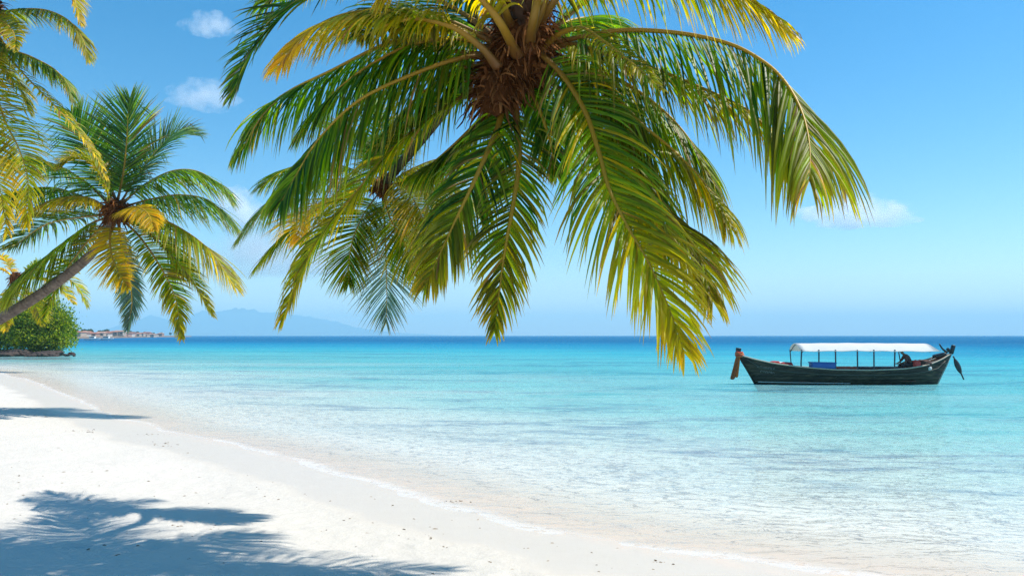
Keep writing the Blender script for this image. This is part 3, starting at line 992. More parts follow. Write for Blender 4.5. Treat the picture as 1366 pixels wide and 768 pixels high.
DB = 92.0
def bp(px, py, d=DB): return tuple(at(px, py, d))
bush("shore_bush", "dense bright green bush standing on dark rocks at the water's edge", tuple(at(48, 468, 92)), [
    (bp(62, 436), (2.6, 2.2, 2.0)), (bp(78, 444), (1.7, 1.6, 1.8)), (bp(44, 424, 93), (2.4, 2.2, 2.0)), (bp(58, 410, 93), (1.7, 1.6, 1.5)),
    (bp(28, 440), (2.4, 2.0, 2.0)), (bp(84, 456, 91), (0.9, 1.2, 0.9)), (bp(62, 455, 91), (1.8, 1.4, 1.0)), (bp(34, 457, 91), (1.8, 1.4, 0.9)), (bp(72, 424, 93), (1.6, 1.5, 1.5)),
    (bp(82, 434, 92.5), (1.3, 1.3, 1.2))], 24000, 0.27, 41)
bush("shore_bush", "darker green bush on rocks behind the leaning trunk, cut by the picture edge", tuple(at(-6, 468, 95)), [
    (bp(2, 440, 95), (2.6, 2.2, 2.4)), (bp(-28, 430, 95), (3.0, 2.4, 2.8)), (bp(14, 456, 94), (1.9, 1.5, 1.1)), (bp(-20, 454, 94), (2.6, 1.6, 1.3)), (bp(16, 428, 95), (1.8, 1.8, 1.6))],
    9000, 0.26, 42, cols=((0.018, 0.05, 0.008), (0.05, 0.11, 0.012), (0.14, 0.20, 0.015)))

ROCK = simple("dark_rock", (0.055, 0.038, 0.033), 0.85, 0.5, 2.5, 0.06)


def rock_mesh(name, r, seed, flat=0.6, loc=(0, 0, 0)):
    bm = bmesh.new()
    bmesh.ops.create_icosphere(bm, subdivisions=3, radius=1)
    for v in bm.verts:
        n = v.co.normalized()
        k = 1 + 0.35 * mnoise.noise(n * 1.4 + Vector((seed * 3.1, 0, 0))) + 0.16 * mnoise.noise(n * 3.5 + Vector((0, seed, 0)))
        v.co = Vector((n.x * r * k, n.y * r * k, n.z * r * flat * k))
    me = bpy.data.meshes.new(name)
    bm.to_mesh(me); bm.free()
    return me


rock_meshes = []
for k in range(6):
    me = rock_mesh("rock", 1.0, k + 1, 0.55)
    me.materials.append(ROCK)
    rock_meshes.append(me)
rr = random.Random(5)
for k in range(46):
    px = -40 + 138 * (k / 45) + rr.uniform(-4, 4)
    d = 87.5 + rr.uniform(-1.2, 2.6) + (1.0 if px > 80 else 0)
    size = rr.uniform(0.30, 0.75) * (0.55 if px > 78 else 1.0)
    p = at(px, 470, d)
    o = bpy.data.objects.new("rock", rock_meshes[k % 6])
    COL.objects.link(o)
    o.location = (p.x, d, 0.02 + rr.uniform(0, 0.22) + (0.2 if d > 88.5 else 0))
    o.scale = (size * rr.uniform(0.9, 1.5), size * rr.uniform(.8, 1.2), size * rr.uniform(0.7, 1.1))
    o.rotation_euler = (0, 0, rr.uniform(0, 6.28))
    tag(o, "dark brown rock in the low bank under the shore bush", "rock", "dark rocks under the shore bush")
# earth bank the bush and rocks sit on
mb = MB()
vs, fs = [], []
nb = 40
for i in range(nb + 1):
    px = -90 + 186 * i / nb
    for j in range(9):
        d = 86.9 + 14 * j / 8 + 0.8 * math.sin(i * 0.9) * (1 - j / 8)
        e = min(1, (96 - px) / 26)
        hz = 0.85 * math.sin(math.pi * min(1, j / 5) * 0.5) * max(0.0, e) ** 0.6 + 0.25 * mnoise.noise(Vector((px * 0.12, d * 0.5, 0))) - 0.35
        x = (px - 683) / FPX * d
        vs.append((x, d, hz))
for i in range(nb):
    for j in range(8):
        fs.append((i * 9 + j, (i + 1) * 9 + j, (i + 1) * 9 + j + 1, i * 9 + j + 1))
mb.add(vs, fs)
bank = mb.build("rocky_bank", simple("bank_earth", (0.05, 0.036, 0.03), 0.95, 0.5, 1.2, 0.15))
tag(bank, "dark earth bank at the water's edge", "bank", kind="structure")

# ------------------------------------------------------------------ long-tail boat
BD = 38.1
BX = at(1126, 447.3, BD).x
PXM = BD / FPX
boat = empty("longtail_boat", (BX, BD, 0), "dark wooden long-tail boat with white canopy lying at anchor on the turquoise water", "boat")


def bz(py):            # height of a photo row at the boat's distance
    return (511 - py) * PXM


def bx(px):
    return (px - 1126) * PXM


sheer_pts = [(-5.02, 1.38), (-4.55, 1.20), (-3.6, 0.98), (-2.4, 0.82), (-0.9, 0.70), (0.9, 0.67), (2.6, 0.74), (3.7, 0.90), (4.4, 1.13), (4.85, 1.33), (5.08, 1.46)]


def interp(tab, x):
    for i in range(len(tab) - 1):
        if x <= tab[i + 1][0]:
            a, b = tab[i], tab[i + 1]
            t = max(0, (x - a[0]) / (b[0] - a[0]))
            return a[1] + (b[1] - a[1]) * t
    return tab[-1][1]


def sheer(x):
    return sum(interp(sheer_pts, min(5.08, max(-5.02, x + o))) for o in (-0.25, -0.12, 0, 0.12, 0.25)) / 5


def keel(x):
    if x < -4.15: return -0.28 + (sheer(-5.02) - 0.06 + 0.28) * ((-4.15 - x) / 0.87) ** 0.9
    if x > 4.25: return -0.25 + (sheer(5.08) - 0.06 + 0.25) * ((x - 4.25) / 0.83) ** 0.95
    return -0.32


def beam(x):
    return max(0.045, 0.86 * (1 - abs(x / 5.15) ** 2.6) ** 0.85) if abs(x) < 5.15 else 0.045


def hull_pt(x, t, inset=0.0):
    """t = 0 at the keel, 1 at the gunwale"""
    zk, zs = keel(x), sheer(x)
    y = max(0.02, beam(x) - inset) * (0.30 * min(1, t * 4) + 0.70 * math.sin(min(1, t) * math.pi / 2) ** 1.1)
    z = zk + inset * 0.9 + (zs - zk - inset * 0.9) * (t ** 1.15)
    return y, z


def hull_mat():
    m, nt, out = new_mat("hull_planks")
    L = nt.links.new
    p = N(nt, 'ShaderNodeBsdfPrincipled'); p.inputs['Roughness'].default_value = 0.6; p.inputs['Specular IOR Level'].default_value = 0.3
    tc = N(nt, 'ShaderNodeTexCoord')
    mp = N(nt, 'ShaderNodeMapping'); mp.inputs['Scale'].default_value = (0.9, 1, 7)
    L(tc.outputs['Object'], mp.inputs['Vector'])
    n1 = N(nt, 'ShaderNodeTexNoise'); n1.inputs['Scale'].default_value = 1.6; n1.inputs['Detail'].default_value = 7; n1.inputs['Roughness'].default_value = 0.65
    L(mp.outputs[0], n1.inputs['Vector'])
    r = N(nt, 'ShaderNodeValToRGB')
    r.color_ramp.elements[0].position = 0.36; r.color_ramp.elements[0].color = (0.012, 0.011, 0.008, 1)
    r.color_ramp.elements[1].position = 0.72; r.color_ramp.elements[1].color = (0.14, 0.09, 0.05, 1)
    e = r.color_ramp.elements.new(0.55); e.color = (0.045, 0.034, 0.022, 1)
    L(n1.outputs['Fac'], r.inputs[0]); L(r.outputs[0], p.inputs['Base Color'])
    w = N(nt, 'ShaderNodeTexWave'); w.bands_direction = 'Z'; w.inputs['Scale'].default_value = 1.8; w.inputs['Distortion'].default_value = 0.4
    L(tc.outputs['Object'], w.inputs['Vector'])
    b = N(nt, 'ShaderNodeBump'); b.inputs['Distance'].default_value = 0.02
    L(w.outputs['Fac'], b.inputs['Height']); L(b.outputs[0], p.inputs['Normal'])
    L(p.outputs[0], out.inputs[0])
    return m


HULL = hull_mat()
INNER = simple("inner_planks", (0.15, 0.045, 0.028), 0.7, 0.4, 5, 0.004)
PALEWOOD = simple("pale_wood", (0.46, 0.38, 0.29), 0.7, 0.25, 8, 0.004)
REDWOOD = simple("red_painted_wood", (0.30, 0.07, 0.035), 0.6, 0.3, 6, 0.003)
CANVAS = simple("white_canvas", (0.84, 0.83, 0.80), 0.75, 0.05, 3, 0.006)
_nt = CANVAS.node_tree
_tr = N(_nt, 'ShaderNodeBsdfTranslucent'); _tr.inputs['Color'].default_value = (0.9, 0.89, 0.85, 1)
_mx = N(_nt, 'ShaderNodeMixShader'); _mx.inputs[0].default_value = 0.35
_o = [n for n in _nt.nodes if n.type == 'OUTPUT_MATERIAL'][0]; _p = [n for n in _nt.nodes if n.type == 'BSDF_PRINCIPLED'][0]
_nt.links.new(_p.outputs[0], _mx.inputs[1]); _nt.links.new(_tr.outputs[0], _mx.inputs[2]); _nt.links.new(_mx.outputs[0], _o.inputs[0])
STEEL = simple("dark_post_paint", (0.055, 0.065, 0.08), 0.45, 0.3, 9)
BLUE = simple("blue_plastic", (0.012, 0.10, 0.36), 0.45, 0.2, 4)
BLACK = simple("black_engine_paint", (0.018, 0.019, 0.022), 0.45, 0.4, 8)
WHITE = simple("white_paint", (0.78, 0.77, 0.74), 0.5, 0.08, 6)

XS = [-5.02 + 10.10 * i / 72 for i in range(73)]
NT = 12


def shell(inset, tmin=0.0):
    vs, fs = [], []
    for x in XS:
        for k in range(-NT, NT + 1):
            t = abs(k) / NT
            y, z = hull_pt(x, t, inset)
            vs.append((BX + x * (1 - inset * 0.03), BD + math.copysign(y if k else 0, k) if k else BD, z))
    w = 2 * NT + 1
    for i in range(len(XS) - 1):
        for k in range(w - 1):
            fs.append((i * w + k, (i + 1) * w + k, (i + 1) * w + k + 1, i * w + k + 1))
    return vs, fs


mb = MB(); mb.add(*shell(0.0)); mb.build("hull", HULL, boat)
vs, fs = shell(0.06)
mb = MB(); mb.add(vs, [tuple(reversed(f)) for f in fs]); mb.build("hull_lining", INNER, boat)
for sd in (-1, 1):
    mb = MB()
    rail = [Vector((BX + x, BD + sd * (beam(x) - 0.02), sheer(x) + 0.015)) for x in XS]
    mb.tube(rail, 0.042, 6, True, 0.8)
    mb.build("gunwale", PALEWOOD, boat)
# rubbing strake and pale line low on the bow
mb = MB()
mb.tube([Vector((BX + x, BD - hull_pt(x, 0.80)[0] - 0.012, hull_pt(x, 0.80)[1])) for x in XS[2:-3]], 0.022, 6)
mb.tube([Vector((BX + x, BD + hull_pt(x, 0.80)[0] + 0.012, hull_pt(x, 0.80)[1])) for x in XS[2:-3]], 0.022, 6)
mb.build("rubbing_strake", simple("strake_paint", (0.06, 0.065, 0.05), 0.6, 0.4, 4), boat)
mb = MB()
for sd in (-1, 1):
    pts = []
    for i in range(40):
        x = -4.22 + 4.2 * i / 39
        zt = 0.115 - 0.05 * i / 39
        t = max(0.02, ((zt - keel(x)) / (sheer(x) - keel(x)))) ** (1 / 1.15)
        pts.append(Vector((BX + x, BD + sd * (hull_pt(x, t)[0] + 0.006), zt)))
    mb.tube(pts, 0.014, 5)
mb.build("waterline_stripe", WHITE, boat)
# stem and stern posts
mb = MB()
mb.tube([Vector((BX + x, BD, keel(x) - 0.01)) for x in (-4.1, -4.2, -4.4, -4.65, -4.9)] + [Vector((BX - 5.08, BD, 1.45))], 0.055, 6)
mb.build("stem_post", HULL, boat)
mb = MB()
mb.tube([Vector((BX + x, BD, keel(x) - 0.01)) for x in (4.2, 4.35, 4.6, 4.85)] + [Vector((BX + 5.1, BD, 1.5))], 0.055, 6)
mb.build("stern_post", simple("stern_post_paint", (0.42, 0.38, 0.33), 0.7, 0.3, 5), boat)
# decks
def deck(name, x0, x1, drop, mat, inset=0.07, n=24, step=0.0):
    mb = MB(); vs = []; fs = []
    for i in range(n + 1):
        x = x0 + (x1 - x0) * i / n
        y = max(0.02, beam(x) - inset); z = sheer(x) - drop
        vs += [(BX + x, BD - y, z), (BX + x, BD, z + 0.03), (BX + x, BD + y, z), (BX + x, BD - y, z - 0.03), (BX + x, BD + y, z - 0.03)]
    for i in range(n):
        a, b = i * 5, i * 5 + 5
        fs += [(a, b, b + 1, a + 1), (a + 1, b + 1, b + 2, a + 2), (a + 4, b + 4, b + 3, a + 3)]
    fs += [(0, 1, 2, 4, 3), (n * 5 + 3, n * 5 + 4, n * 5 + 2, n * 5 + 1, n * 5)]
    mb.add(vs, fs)
    return mb.build(name, mat, boat, smooth=False)


deck("bow_deck", -4.9, -2.35, 0.04, PALEWOOD)
deck("stern_deck", 3.15, 4.95, 0.05, PALEWOOD)
mb = MB()
for i in range(30):
    x = -2.3 + 5.3 * i / 29
    mb.box((BX + x, BD, 0.16), (0.165, 1.20, 0.03))
mb.build("floor_boards", INNER, boat, smooth=False)
for x in (-1.45, -0.1, 1.2, 2.3):
    mb = MB(); mb.box((BX + x, BD, 0.52), (0.26, 2 * beam(x) - 0.14, 0.045), None, 0.01)
    mb.build("thwart", REDWOOD, boat, smooth=False)
# dark padded bench runs seen inside the near gunwale
for px0, px1, mt in ((1109, 1139, REDWOOD), (1143, 1164, BLACK), (1168, 1195, BLACK)):
    x0, x1 = bx(px0), bx(px1)
    mb = MB(); mb.box((BX + (x0 + x1) / 2, BD + 0.1, 0.75), (x1 - x0, 1.0, 0.14), None, 0.03)
    mb.build("bench_pad", mt, boat)

# canopy on posts
CAN_X0, CAN_X1 = bx(1061), bx(1235)
ZE, ZR, HW = 1.60, 1.95, 0.83
nst, nar = 30, 14
vs, fs = [], []
for lay in (0, 1):
    for i in range(nst + 1):
        u = i / nst
        x = CAN_X0 + (CAN_X1 - CAN_X0) * u
        sag = -0.025 * (math.sin(u * math.pi * 5)) ** 2
        for k in range(nar + 1):
            a = math.pi * k / nar
            y = -HW * math.cos(a)
            xx = x + (0.30 if i == nst else 0.0) * (1 - math.sin(a)) + (-0.06 if i == 0 else 0) * math.sin(a)
            z = ZE + (ZR - ZE) * (1 - abs(math.cos(a)) ** 1.8) + sag * (1 - math.sin(a) * 0.6) - (0.022 if lay else 0) - 0.05 * abs(u - 0.4)
            vs.append((BX + xx, BD + y, z))
w = nar + 1
off = (nst + 1) * w
for i in range(nst):
    for k in range(nar):
        fs.append((i * w + k, (i + 1) * w + k, (i + 1) * w + k + 1, i * w + k + 1))
        fs.append((off + i * w + k + 1, off + (i + 1) * w + k + 1, off + (i + 1) * w + k, off + i * w + k))
for i in range(nst):
    for k in (0, nar):
        fs.append((i * w + k, off + i * w + k, off + (i + 1) * w + k, (i + 1) * w + k))
for i in (0, nst):
    for k in range(nar):
        fs.append((i * w + k, i * w + k + 1, off + i * w + k + 1, off + i * w + k))
mb = MB(); mb.add(vs, fs); can = mb.build("canopy", CANVAS, boat)
for i, px in enumerate((1068, 1091, 1113, 1142, 1164, 1192, 1218)):
    x = bx(px) * (BD - 0.8) / BD - 0.02 * 0
    # near posts were measured on the near gunwale, which is closer than the keel line
    xn = (px - 683) / FPX * (BD - 0.76) - BX
    for sd in (-1, 1):
        if sd == -1 and i == 6: continue
        if sd == 1 and i not in (0, 6): continue
        x = xn
        zt = ZE + 0.04
        mb = MB()
        mb.tube([Vector((BX + x, BD + sd * (beam(x) - 0.09), sheer(x) - 0.35)), Vector((BX + x, BD + sd * (beam(x) - 0.09), sheer(x) + 0.2)), Vector((BX + x, BD + sd * 0.79, zt))], 0.034 if sd < 0 else 0.026, 7)
        mb.build("canopy_post", STEEL, boat)
for x in (CAN_X0 + 0.05, CAN_X0 + 1.55, CAN_X0 + 3.2, CAN_X0 + 4.7, CAN_X1 - 0.25):
    mb = MB()
    pts = []
    for k in range(13):
        a = math.pi * k / 12
        u = (x - CAN_X0) / (CAN_X1 - CAN_X0)
        pts.append(Vector((BX + x, BD - HW * 0.97 * math.cos(a), ZE - 0.035 + (ZR - ZE) * (1 - abs(math.cos(a)) ** 1.8) - 0.05 * abs(u - 0.4) - 0.02)))
    mb.tube(pts, 0.018, 6)
    mb.build("canopy_hoop", STEEL, boat)

# prow: block and stem head
mb = MB(); mb.box((BX - 5.06, BD, 1.62), (0.24, 0.12, 0.18), Matrix.Rotation(R(8), 3, 'Y'), 0.02)
mb.build("prow_head", BLACK, boat)
# white hand-painted lettering, weathered past reading, on the near bow
mb = MB()
def on_hull(x, z, eps=0.006):
    t = max(0.02, min(1, (z - keel(x)) / (sheer(x) - keel(x)))) ** (1 / 1.15)
    return Vector((BX + x, BD - hull_pt(x, t)[0] - eps, z))
rw = random.Random(9)
for line, (xa, xb, zc) in enumerate(((-4.28, -3.62, 0.82), (-4.16, -3.52, 0.62))):
    x = xa
    while x < xb:
        wd = rw.uniform(0.07, 0.11)
        pts = []
        ph = rw.uniform(0, 6.28); a1 = rw.uniform(0.6, 1); loops = rw.choice((1, 1.5, 2))
        for q in range(9):
            u = q / 8
            xx = x + wd * (u + 0.18 * math.sin(ph + u * loops * 6.28))
            zz = zc - (xx - xa) * 0.12 + 0.055 * a1 * math.cos(ph + u * loops * 6.28)
            pts.append(on_hull(xx, zz))
        mb.tube(pts, 0.0075, 4, True, 0.5)
        x += wd + 0.025
mb.build("bow_lettering", simple("worn_white_lettering", (0.30, 0.30, 0.28), 0.8, 0.4, 25), boat)
# round pale plate near the stern
p = on_hull(bx(1234) - 0.08, bz(491) + 0.03, 0.0)
mb = MB()
vs = [p + Vector((0, -0.02, 0))]; fs = []
for k in range(18):
    a = 2 * math.pi * k / 18
    q = on_hull(p.x - BX + 0.10 * math.cos(a), p.z + 0.105 * math.sin(a), 0.012)
    vs.append(q)
for k in range(18):
    q = vs[1 + k]; vs.append(q + Vector((0, 0.03, 0)))
fs = [(0, 1 + (k + 1) % 18, 1 + k) for k in range(18)] + [(1 + k, 1 + (k + 1) % 18, 19 + (k + 1) % 18, 19 + k) for k in range(18)]
mb.add(vs, fs); mb.build("round_plate", simple("plate_white", (0.6, 0.6, 0.58), 0.5, 0.2, 20), boat)
# stern fittings: engine, long tail shaft with propeller, tiller
mb = MB()
mb.box((BX + 4.55, BD + 0.05, 1.36), (0.55, 0.34, 0.16), Matrix.Rotation(R(-14), 3, 'Y'), 0.04)
mb.tube([Vector((BX + 3.3, BD + 0.1, 1.02)), Vector((BX + 4.0, BD + 0.1, 1.16)), Vector((BX + 4.6, BD + 0.08, 1.36))], [0.03, 0.04, 0.06], 8)
eng = mb.build("engine", BLACK, boat)
mb = MB()
P, _ = catmull([Vector((BX + bx(1251), BD - 0.1, bz(458))), Vector((BX + bx(1255), BD - 0.08, bz(464))), Vector((BX + bx(1262), BD - 0.02, bz(469.5)))], 12)
mb.tube(P, [0.03 + 0.03 * i / 11 for i in range(12)], 7)
mb.build("tiller", BLACK, boat)
mb = MB()
mb.box((BX + bx(1269.5), BD, bz(465.5)), (0.16, 0.16, 0.44), Matrix.Rotation(R(18), 3, 'Y'), 0.03)
mb.box((BX + bx(1264.5), BD, bz(466.2)), (0.22, 0.12, 0.14), Matrix.Rotation(R(48), 3, 'Y'), 0.03)
mb.build("stern_head", BLACK, boat)
mb = MB()
a, b = Vector((BX + bx(1268.5), BD - 0.12, bz(474))), Vector((BX + bx(1281), BD - 0.16, bz(505)))
P, _ = catmull([a, a.lerp(b, 0.5), b], 24)
rad = []
for i in range(24):
    u = i / 23
    rad.append(0.035 + 0.095 * max(0, math.sin(math.pi * min(1, max(0, (u - 0.12) / 0.62)))) ** 0.7 * (1.0 if u < 0.74 else 0.0) if u < 0.78 else 0.035)
mb.tube(P, rad, 10, True, 0.45)
mb.build("steering_blade", BLACK, boat)

# things carried by the boat
def thing_mesh(name, mb, mat, label, cat, smooth=True):
    o = mb.build(name, mat, None, smooth)
    return tag(o, label, cat)


mb = MB()
mb.box((BX + bx(1091.5) - 0.05, BD - 0.55, bz(486.6) + 0.02), (31 * PXM, 0.5, 0.30), Matrix.Rotation(R(1), 3, 'Y'), 0.05)
cush = thing_mesh("storage_chest", mb, BLUE, "bright blue plastic chest on the boat amidships under the canopy", "chest")
mb = MB(); mb.box((BX + bx(1091.5) - 0.05, BD - 0.55, bz(482.8) + 0.02), (31 * PXM + 0.05, 0.54, 0.05), Matrix.Rotation(R(1), 3, 'Y'), 0.015)
lid = mb.build("lid", BLUE, None); lid.parent = cush

def lump(c, s, seed, mat, name, label, cat):
    bm = bmesh.new()
    bmesh.ops.create_icosphere(bm, subdivisions=4, radius=1)
    for v in bm.verts:
        n = v.co.normalized()
        sq = max(abs(n.x), abs(n.y), abs(n.z)) ** -0.45
        k = sq * (1 + 0.16 * mnoise.noise(n * 2.2 + Vector((seed, 0, 0))) + 0.06 * mnoise.noise(n * 6 + Vector((seed, 0, 0))))
        v.co = Vector((n.x * s[0] * k, n.y * s[1] * k, n.z * s[2] * k)) + Vector(c)
    me = bpy.data.meshes.new(name)
    bm.to_mesh(me); bm.free()
    me.polygons.foreach_set("use_smooth", [True] * len(me.polygons))
    return tag(link(name, me, mat), label, cat)


CLOTH_RED = simple("red_cloth", (0.42, 0.025, 0.03), 0.8, 0.3, 7, 0.01)
lump((BX + bx(1032), BD - 0.1, sheer(bx(1032)) + 0.06), (0.22, 0.26, 0.08), 2, CLOTH_RED, "life_jacket", "small red life jacket lying nearest the prow on the bow deck", "life jacket")
lump((BX + bx(1046), BD - 0.15, sheer(bx(1046)) + 0.06), (0.30, 0.28, 0.10), 4, CLOTH_RED, "life_jacket", "larger red life jacket on the bow deck, closer to the canopy", "life jacket")
lump((BX + bx(1039), BD + 0.0, sheer(bx(1039)) + 0.055), (0.12, 0.28, 0.085), 5, WHITE, "towel", "white folded towel between the two red life jackets on the bow", "towel")
lump((BX + bx(1215), BD - 0.42, bz(484.5)), (0.16, 0.20, 0.20), 6, simple("red_bag_fabric", (0.55, 0.06, 0.05), 0.8, 0.2, 5, 0.01), "bag", "red cloth bag beside the seated person at the stern", "bag")
lump((BX + bx(1227), BD - 0.25, bz(484.5)), (0.32, 0.30, 0.21), 7, simple("dark_brown_tarp", (0.07, 0.030, 0.025), 0.8, 0.3, 5, 0.01), "tarp_bundle", "dark brown rounded tarp bundle on the stern deck behind the red bag", "bundle")

# prow cloths: ribbons tied round the prow and two strips hanging down
def hang_strip(name, label, top, bot, w0, w1, depth, mat, wav, cat="ribbon"):
    mb = MB(); n = 22; cols = 7
    vs, fs = [], []
    for lay in (0, 1):
        for i in range(n + 1):
            u = i / n
            c = top.lerp(bot, u)
            w = w0 + (w1 - w0) * u ** 0.8
            if u > 0.9: w *= 1 - 0.45 * ((u - 0.9) / 0.1) ** 2
            for k in range(cols):
                q = k / (cols - 1) - 0.5
                vs.append(c + Vector((q * w, depth * math.sin(q * 7 + wav + u * 3) * (0.3 + u) + (0.02 if lay else 0), 0)))
    off = (n + 1) * cols
    for i in range(n):
        for k in range(cols - 1):
            a = i * cols + k
            fs.append((a, a + 1, a + cols + 1, a + cols))
            fs.append((off + a, off + a + cols, off + a + cols + 1, off + a + 1))
    for i in range(n):
        for k in (0, cols - 1):
            a = i * cols + k
            fs.append((a, a + cols, off + a + cols, off + a))
    mb.add(vs, fs)
    return thing_mesh(name, mb, mat, label, cat)


ORANGE = simple("orange_cloth", (0.85, 0.30, 0.07), 0.75, 0.25, 10, 0.01)
BROWN = simple("brown_cloth", (0.50, 0.18, 0.07), 0.8, 0.3, 10, 0.01)
for _m in (ORANGE, BROWN):
    _nt = _m.node_tree
    _tr = N(_nt, 'ShaderNodeBsdfTranslucent'); _tr.inputs['Color'].default_value = (1.0, 0.42, 0.10, 1) if _m is ORANGE else (0.7, 0.25, 0.08, 1)
    _mx = N(_nt, 'ShaderNodeMixShader'); _mx.inputs[0].default_value = 0.5
    _o = [n for n in _nt.nodes if n.type == 'OUTPUT_MATERIAL'][0]; _p = [n for n in _nt.nodes if n.type == 'BSDF_PRINCIPLED'][0]
    _nt.links.new(_p.outputs[0], _mx.inputs[1]); _nt.links.new(_tr.outputs[0], _mx.inputs[2]); _nt.links.new(_mx.outputs[0], _o.inputs[0])
hang_strip("prow_ribbon", "brown cloth strip hanging from the prow, front one of the pair", Vector((BX + bx(983), BD - 0.10, bz(474))), Vector((BX + bx(975), BD - 0.16, bz(505))), 0.14, 0.25, 0.05, BROWN, 0.4)
hang_strip("prow_ribbon", "orange cloth strip hanging from the prow beside the brown one", Vector((BX + bx(985.5), BD - 0.05, bz(474))), Vector((BX + bx(982), BD - 0.04, bz(502.5))), 0.10, 0.15, 0.04, ORANGE, 1.6)
mb = MB()
rg = random.Random(3)
for k, (z, r, c) in enumerate(((1.30, 0.115, 0), (1.36, 0.13, 1), (1.42, 0.125, 0), (1.48, 0.11, 1))):
    pts = [Vector((BX - 5.03 + 0.04 * (1.48 - z) * 5 + math.cos(a) * r * 1.35, BD + math.sin(a) * r, z + 0.02 * math.sin(3 * a + k))) for a in [2 * math.pi * i / 24 for i in range(25)]]
    mb.tube(pts, 0.045, 7, True, 1.0, [(*((0.50, 0.06, 0.03) if c else (0.55, 0.17, 0.06)), 1)] * 25)
thing_mesh("prow_garland", mb, tint_mat("garland_cloth", 0.8, 0.3), "red and orange garland tied round the boat's black prow head", "garland")


# ------------------------------------------------------------------ boatman
def skin_body(name, joints, edges, root, mat, parent=None, sub=2):
    """joints: name -> (Vector, radius); one continuous skinned surface"""
    names = list(joints)
    me = bpy.data.meshes.new(name)
    me.from_pydata([tuple(joints[n][0]) for n in names], [(names.index(a), names.index(b)) for a, b in edges], [])
    o = bpy.data.objects.new(name, me)
    COL.objects.link(o)
    o.modifiers.new("skin", 'SKIN')
    me.skin_vertices.new() if len(me.skin_vertices) == 0 else None
    for i, n in enumerate(names):
        r = joints[n][1]
        sv = me.skin_vertices[0].data[i]
        sv.radius = (r, r) if isinstance(r, float) else r
        sv.use_root = (n == root)
    if sub:
        s = o.modifiers.new("sub", 'SUBSURF'); s.levels = sub; s.render_levels = sub
    dg = bpy.context.evaluated_depsgraph_get()
    dg.update()
    ev = o.evaluated_get(dg)
    fin = bpy.data.meshes.new_from_object(ev)
    bpy.data.objects.remove(o)
    fin.name = name
    fin.polygons.foreach_set("use_smooth", [True] * len(fin.polygons))
    fin.materials.clear()
    return link(name, fin, mat, parent)


SKIN = simple("skin", (0.17, 0.085, 0.055), 0.55, 0.12, 8)
SHIRT = simple("dark_shirt", (0.11, 0.045, 0.045), 0.85, 0.3, 9, 0.006)
SHORTS = simple("dark_trousers", (0.035, 0.025, 0.03), 0.85, 0.3, 9, 0.006)
HAIR = simple("black_hair", (0.010, 0.009, 0.009), 0.6, 0.3, 30, 0.01)
hx, hy, hz = BX + bx(1212) - 0.06, BD - 0.22, 0.86           # pelvis on the stern deck edge, facing the bow
V = Vector
def PP(dx, dy, dz): return V((hx + dx, hy + dy, hz + dz))
J = {
    'pelvis': (PP(0, 0, 0.10), (0.15, 0.13)), 'belly': (PP(-0.07, 0, 0.24), (0.13, 0.11)), 'chest': (PP(-0.20, 0, 0.42), (0.15, 0.12)),
    'neck0': (PP(-0.29, 0, 0.53), (0.07, 0.07)), 'neck': (PP(-0.34, 0, 0.58), (0.05, 0.05)), 'jaw': (PP(-0.39, 0, 0.61), (0.07, 0.065)), 'head': (PP(-0.385, 0, 0.69), (0.095, 0.085)), 'crown': (PP(-0.365, 0, 0.765), (0.06, 0.06)),
    'nose': (PP(-0.49, 0, 0.66), (0.014, 0.014)),
}
E = [('pelvis', 'belly'), ('belly', 'chest'), ('chest', 'neck0'), ('neck0', 'neck'), ('neck', 'jaw'), ('jaw', 'head'), ('head', 'crown'), ('head', 'nose')]
for s_, t_ in (('l', -1), ('r', 1)):
    J.update({
        s_ + 'sh': (PP(-0.22, 0.17 * t_, 0.46), (0.065, 0.065)), s_ + 'el': (PP(-0.34, 0.24 * t_, 0.22), (0.043, 0.043)), s_ + 'wr': (PP(-0.55, 0.16 * t_, 0.12), (0.028, 0.028)),
        s_ + 'pa': (PP(-0.62, 0.15 * t_, 0.10), (0.034, 0.020)),
        s_ + 'hip': (PP(-0.04, 0.10 * t_, 0.06), (0.10, 0.09)), s_ + 'kn': (PP(-0.46, 0.16 * t_, 0.06), (0.065, 0.06)), s_ + 'an': (PP(-0.42, 0.16 * t_, -0.36), (0.04, 0.04)), s_ + 'toe': (PP(-0.60, 0.17 * t_, -0.42), (0.035, 0.025)),
    })
    E += [('chest', s_ + 'sh'), (s_ + 'sh', s_ + 'el'), (s_ + 'el', s_ + 'wr'), (s_ + 'wr', s_ + 'pa'), ('pelvis', s_ + 'hip'), (s_ + 'hip', s_ + 'kn'), (s_ + 'kn', s_ + 'an'), (s_ + 'an', s_ + 'toe')]
    for fi, (dy, ln) in enumerate(((-0.027, 0.060), (-0.009, 0.072), (0.009, 0.068), (0.027, 0.054))):
        J[f'{s_}f{fi}a'] = (PP(-0.655, 0.15 * t_ + dy, 0.095), (0.010, 0.010))
        J[f'{s_}f{fi}b'] = (PP(-0.655 - ln * 0.6, 0.15 * t_ + dy * 1.1, 0.085), (0.009, 0.009))
        J[f'{s_}f{fi}c'] = (PP(-0.655 - ln * 0.8, 0.15 * t_ + dy * 1.1, 0.055), (0.008, 0.008))
        E += [(s_ + 'pa', f'{s_}f{fi}a'), (f'{s_}f{fi}a', f'{s_}f{fi}b'), (f'{s_}f{fi}b', f'{s_}f{fi}c')]
    J[f'{s_}t1'] = (PP(-0.61, (0.15 - 0.045) * t_, 0.095), (0.011, 0.011)); J[f'{s_}t2'] = (PP(-0.65, (0.15 - 0.062) * t_, 0.075), (0.009, 0.009))
    E += [(s_ + 'pa', f'{s_}t1'), (f'{s_}t1', f'{s_}t2')]
person = skin_body("person", J, E, 'pelvis', SKIN)
tag(person, "person in dark clothes sitting hunched at the stern under the canopy end, facing the bow", "person")


